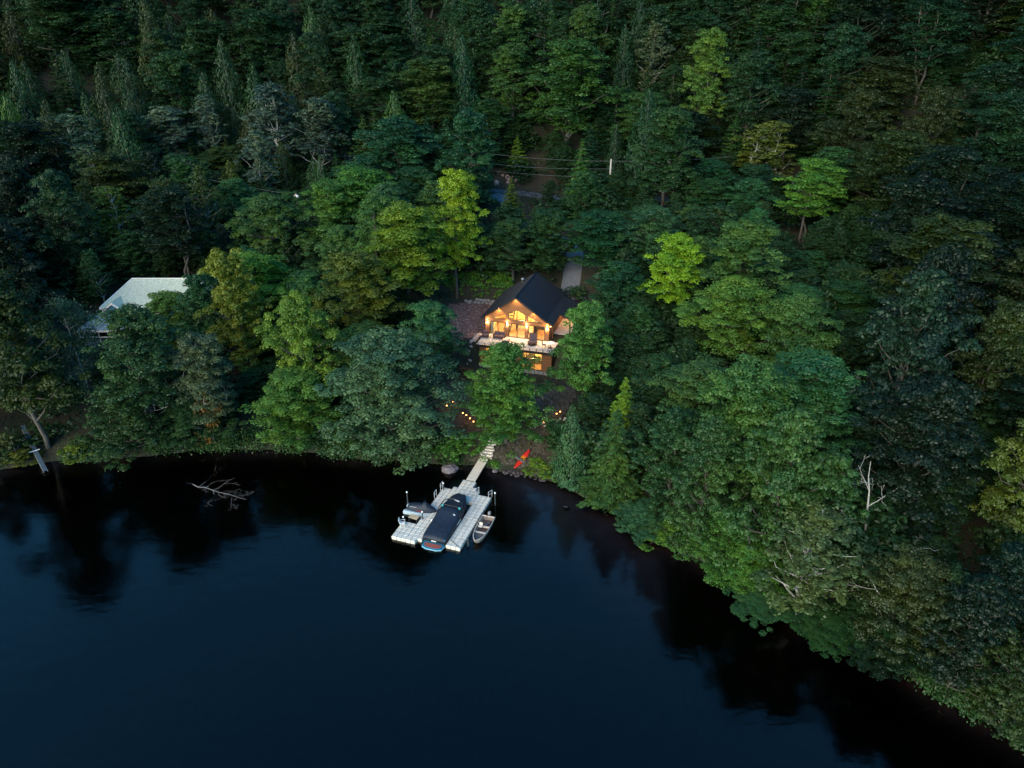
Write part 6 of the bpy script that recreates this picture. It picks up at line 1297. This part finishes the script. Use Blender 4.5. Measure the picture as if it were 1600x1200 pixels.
('spruce',1,21.9,170.8,17.6,6.4,3.85,(0.035, 0.091, 0.0177),'right one of two mid green spruces along top of slope, above utility pole'),
]
rt = random.Random(21)
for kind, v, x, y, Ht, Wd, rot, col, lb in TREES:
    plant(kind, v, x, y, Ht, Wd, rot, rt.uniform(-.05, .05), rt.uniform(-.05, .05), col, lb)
# ---------------------------------------------------------------- ground cover nobody could count
def scatter_ok(x, y):
    d = shore_dist(x, y); lx, ly = cabin_local(x, y)
    ok = (d > .5) & ~((lx > -9.8) & (lx < 12.5) & (ly > -8.5) & (ly < 12.2)) & ~((x > -59.5) & (x < -40) & (y > 87) & (y < 100))
    ry_ = np.interp(x, [-60, -30, -8, 2, 14, 26, 40, 70, 110], [166, 155, 147, 143.5, 139, 136, 134.5, 136, 142]); ok &= np.abs(y-ry_) > 3.2
    DP = [(-5, 145), (-1, 140), (.2, 132), (1, 126), (5, 121.5), (9, 118), (10.6, 113), (10.2, 107), (9, 102), (9.5, 98)]
    for (ax, ay), (bx, by) in zip(DP[:-1], DP[1:]):
        t = np.clip(((x-ax)*(bx-ax)+(y-ay)*(by-ay))/((bx-ax)**2+(by-ay)**2), 0, 1); ok &= np.hypot(x-ax-(bx-ax)*t, y-ay-(by-ay)*t) > 2.5
    ok &= ~((x > -9) & (x < 6.4) & (y < 84) & (y > 60)) | ((x > -9) & (x < -5.5) & (y < 71) & (rg.random(np.shape(x)) < .5))
    ok &= ~((x > -56) & (x < -52) & (y < 70))
    return ok
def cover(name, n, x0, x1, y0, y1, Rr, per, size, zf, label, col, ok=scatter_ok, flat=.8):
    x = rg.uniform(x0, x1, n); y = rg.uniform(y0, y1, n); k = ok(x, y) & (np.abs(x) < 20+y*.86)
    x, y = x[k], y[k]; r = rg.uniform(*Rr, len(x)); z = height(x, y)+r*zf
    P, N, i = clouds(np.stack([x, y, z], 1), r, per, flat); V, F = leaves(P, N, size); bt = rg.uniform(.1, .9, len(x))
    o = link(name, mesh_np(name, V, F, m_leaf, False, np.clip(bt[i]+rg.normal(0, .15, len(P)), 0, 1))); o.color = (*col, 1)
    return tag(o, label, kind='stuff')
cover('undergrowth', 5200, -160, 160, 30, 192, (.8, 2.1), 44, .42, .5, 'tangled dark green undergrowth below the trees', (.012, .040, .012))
cover('fern_bank', 420, -14, 0, 99, 106, (.3, .6), 30, .26, .4, 'bright green ferns on the bank behind the mulch yard', (.07, .19, .02), ok=lambda x, y: (cabin_local(x, y)[1] > 12.0) & (cabin_local(x, y)[0] < 1))
cover('bank_grass', 260, -9, 6, 63.5, 82, (.12, .3), 22, .16, .4, 'thin dry weeds on the bare bank', (.075, .075, .035), ok=lambda x, y: (shore_dist(x, y) > .3) & ((np.abs(x+2.6) > 1.2) | (y > 70.5)))
# waterline leaves and weeds all along the shore
k = 2000; sx_ = rg.uniform(-66, 46, k); sy_ = np.interp(sx_, SHORE[:, 0], SHORE[:, 1])+rg.uniform(-.35, 2.4, k)
keep = ~((sx_ > -5.6) & (sx_ < 4.6)) & ~((sx_ > -57) & (sx_ < -51)); sx_, sy_ = sx_[keep], sy_[keep]; nn_ = np.sin(sx_*.9)+np.sin(sx_*.37+2)+np.sin(sx_*2.3+1)*.6; sy_ = sy_+np.clip(-nn_*.45, -.4, 1.6); keep = rg.random(len(sx_)) < np.clip(.85+nn_*.25, .35, 1); sx_, sy_ = sx_[keep], sy_[keep]; kp = shore_dist(sx_, sy_) > -.1; sx_, sy_ = sx_[kp], sy_[kp]; r = rg.uniform(.3, 1.3, len(sx_))
P, N, i = clouds(np.stack([sx_, sy_, height(sx_, sy_)+.3*r], 1), r, 70, .8); P = P+rg.normal(0, .16, P.shape); V, F = leaves(P, N, .2)
o = link('shore_foliage', mesh_np('shore_foliage', V, F, m_leaf, False, rg.uniform(.1, .9, len(sx_))[i])); o.color = (.024, .070, .016, 1); tag(o, 'low leafy growth hanging along the waterline', kind='stuff')
# masses of trees too many to pick apart: grown on points by geometry nodes
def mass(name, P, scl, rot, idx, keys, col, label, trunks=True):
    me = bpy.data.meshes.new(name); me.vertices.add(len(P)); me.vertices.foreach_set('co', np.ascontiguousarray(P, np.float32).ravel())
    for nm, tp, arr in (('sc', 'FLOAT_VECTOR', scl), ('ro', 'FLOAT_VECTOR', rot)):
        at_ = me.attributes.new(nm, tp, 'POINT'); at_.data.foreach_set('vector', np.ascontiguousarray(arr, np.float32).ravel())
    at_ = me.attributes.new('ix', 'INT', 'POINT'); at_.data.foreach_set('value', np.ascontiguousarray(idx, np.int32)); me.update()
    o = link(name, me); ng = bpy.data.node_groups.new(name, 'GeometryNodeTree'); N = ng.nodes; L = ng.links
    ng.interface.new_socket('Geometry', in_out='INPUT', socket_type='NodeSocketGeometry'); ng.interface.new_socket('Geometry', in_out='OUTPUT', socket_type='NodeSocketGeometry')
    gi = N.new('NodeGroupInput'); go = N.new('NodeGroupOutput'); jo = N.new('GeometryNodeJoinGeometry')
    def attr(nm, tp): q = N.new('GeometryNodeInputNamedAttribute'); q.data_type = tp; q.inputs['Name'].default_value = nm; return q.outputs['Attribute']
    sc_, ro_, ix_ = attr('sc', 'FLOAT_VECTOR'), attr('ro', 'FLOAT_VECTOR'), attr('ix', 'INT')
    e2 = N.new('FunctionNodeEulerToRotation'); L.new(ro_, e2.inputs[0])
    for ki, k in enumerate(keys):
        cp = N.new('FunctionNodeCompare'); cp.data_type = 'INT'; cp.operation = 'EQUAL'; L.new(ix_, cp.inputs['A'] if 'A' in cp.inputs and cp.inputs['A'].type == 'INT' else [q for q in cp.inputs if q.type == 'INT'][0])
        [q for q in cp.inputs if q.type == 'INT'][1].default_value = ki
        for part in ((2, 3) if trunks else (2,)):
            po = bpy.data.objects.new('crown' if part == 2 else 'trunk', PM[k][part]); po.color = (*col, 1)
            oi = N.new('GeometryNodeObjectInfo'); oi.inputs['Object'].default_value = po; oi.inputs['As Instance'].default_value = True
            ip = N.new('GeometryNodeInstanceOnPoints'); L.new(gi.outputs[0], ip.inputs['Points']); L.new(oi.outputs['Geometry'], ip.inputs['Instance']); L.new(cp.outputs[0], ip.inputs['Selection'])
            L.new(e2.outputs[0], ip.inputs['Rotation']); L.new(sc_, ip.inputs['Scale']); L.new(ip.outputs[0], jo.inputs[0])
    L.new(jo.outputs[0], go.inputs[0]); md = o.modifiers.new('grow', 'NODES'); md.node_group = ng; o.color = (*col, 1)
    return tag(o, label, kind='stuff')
def place_mass(x, y, keys, hh, ww):
    n = len(x); idx = rg.integers(0, len(keys), n); H0 = np.array([PM[k][0] for k in keys])[idx]; R0 = np.array([PM[k][1] for k in keys])[idx]
    h_ = rg.uniform(*hh, n); w_ = rg.uniform(*ww, n); sc_ = np.stack([w_/(2*R0), w_/(2*R0), h_/H0], 1)
    return np.stack([x, y, height(x, y)-.1], 1), sc_, np.stack([rg.normal(0, .05, n), rg.normal(0, .05, n), rg.uniform(0, 6.28, n)], 1), idx
RX, RYY = [-60, -30, -8, 2, 14, 26, 40, 70, 110], [166, 155, 147, 143.5, 139, 136, 134.5, 136, 142]
x = rg.uniform(-170, 170, 9000); y = rg.uniform(32, 190, 9000); kk = scatter_ok(x, y) & (np.abs(x) < 20+y*.86) & (shore_dist(x, y) > 1.2); x, y = x[kk], y[kk]
lx, ly = cabin_local(x, y); ok_ = ~((lx > -13) & (lx < 15) & (ly > -12) & (ly < 15)) & ~((x > -64) & (x < -36) & (y > 78) & (y < 104)) & ((np.abs(y-np.interp(x, RX, RYY)) > 2.6) & ((np.abs(y-np.interp(x, RX, RYY)+4) > 6) | ((x > 4) & (x < 24)) | (x > 31))) & ~((x > 6.0) & (x < 12.8) & (y > 97) & (y < 118)) & ~((x > -6) & (x < 7) & (y > 117) & (y < 146)) & ~((x > -12) & (x < 8) & (y < 84)) & ~((x > -60) & (x < -48) & (y < 74))
x, y = x[ok_][:2600], y[ok_][:2600]
SK = [('maple', 3), ('maple', 1), ('round', 3), ('round', 2), ('bush', 2), ('bush', 0)]
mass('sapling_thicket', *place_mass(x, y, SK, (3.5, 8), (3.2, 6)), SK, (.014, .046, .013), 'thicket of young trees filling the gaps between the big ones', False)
# the wood beyond the trees one can count
pts = []
for _ in range(16000):
    if len(pts) >= 620: break
    y_ = rg.uniform(25, 260) if _ % 3 else rg.uniform(165, 260); x_ = rg.uniform(-215, 215)
    if y_ < SHORE[0][1] or any((x_-a)**2+(y_-b)**2 < 52 for a, b in pts[-400:]): continue
    hh_ = 0 if y_ < 60 else np.interp(y_-64, HPROF[:, 0], HPROF[:, 1]); lim = (y_*.887+(45-hh_)*.46)*.76
    if y_ < 168 and (abs(x_) < lim+3 or abs(x_) > lim+45): continue
    if float(shore_dist(np.array(x_), np.array(y_))) < 3 or (abs(y_-np.interp(x_, RX, RYY)) < 5 and abs(x_) < 110): continue
    pts.append((x_, y_))
x, y = np.array(pts).T
DK = [('maple', 0), ('maple', 1), ('maple', 2), ('maple', 4), ('maple', 5), ('cedar', 0), ('round', 2), ('birch', 2)]
mass('distant_forest', *place_mass(x, y, DK, (12, 19), (8, 13)), DK, (.014, .045, .014), 'dense wood covering the slope beyond')
# the fallen branch in the lake
tr, _ = dead(8.2, 4.4, 9, .10, 41, .25, 3)
t = empty('fallen_branch', (-35.0, 63.0, -.05), 0, 'bare dead branch lying in the dark water left of centre', 'branch'); t.rotation_euler = (R(86), 0, R(68))
V, F = tubes_np(tr, 5); link('limb', mesh_np('limb', V*np.array([1, .35, 1]), F, mat('wet_grey_wood', (.15, .14, .14), .6), True), t)
tr, _ = dead(7, 3.0, 8, .12, 43, .3, 3)
t = empty('fallen_tree', (28.2, 39.6, 5.6), 0, 'pale twisted limb caught in the leaves below the bleached dead tree', 'branch'); t.rotation_euler = (R(60), 0, R(200))
V, F = tubes_np(tr[:14], 5); link('limb', mesh_np('limb', V*.6, F, m_silver, True), t)
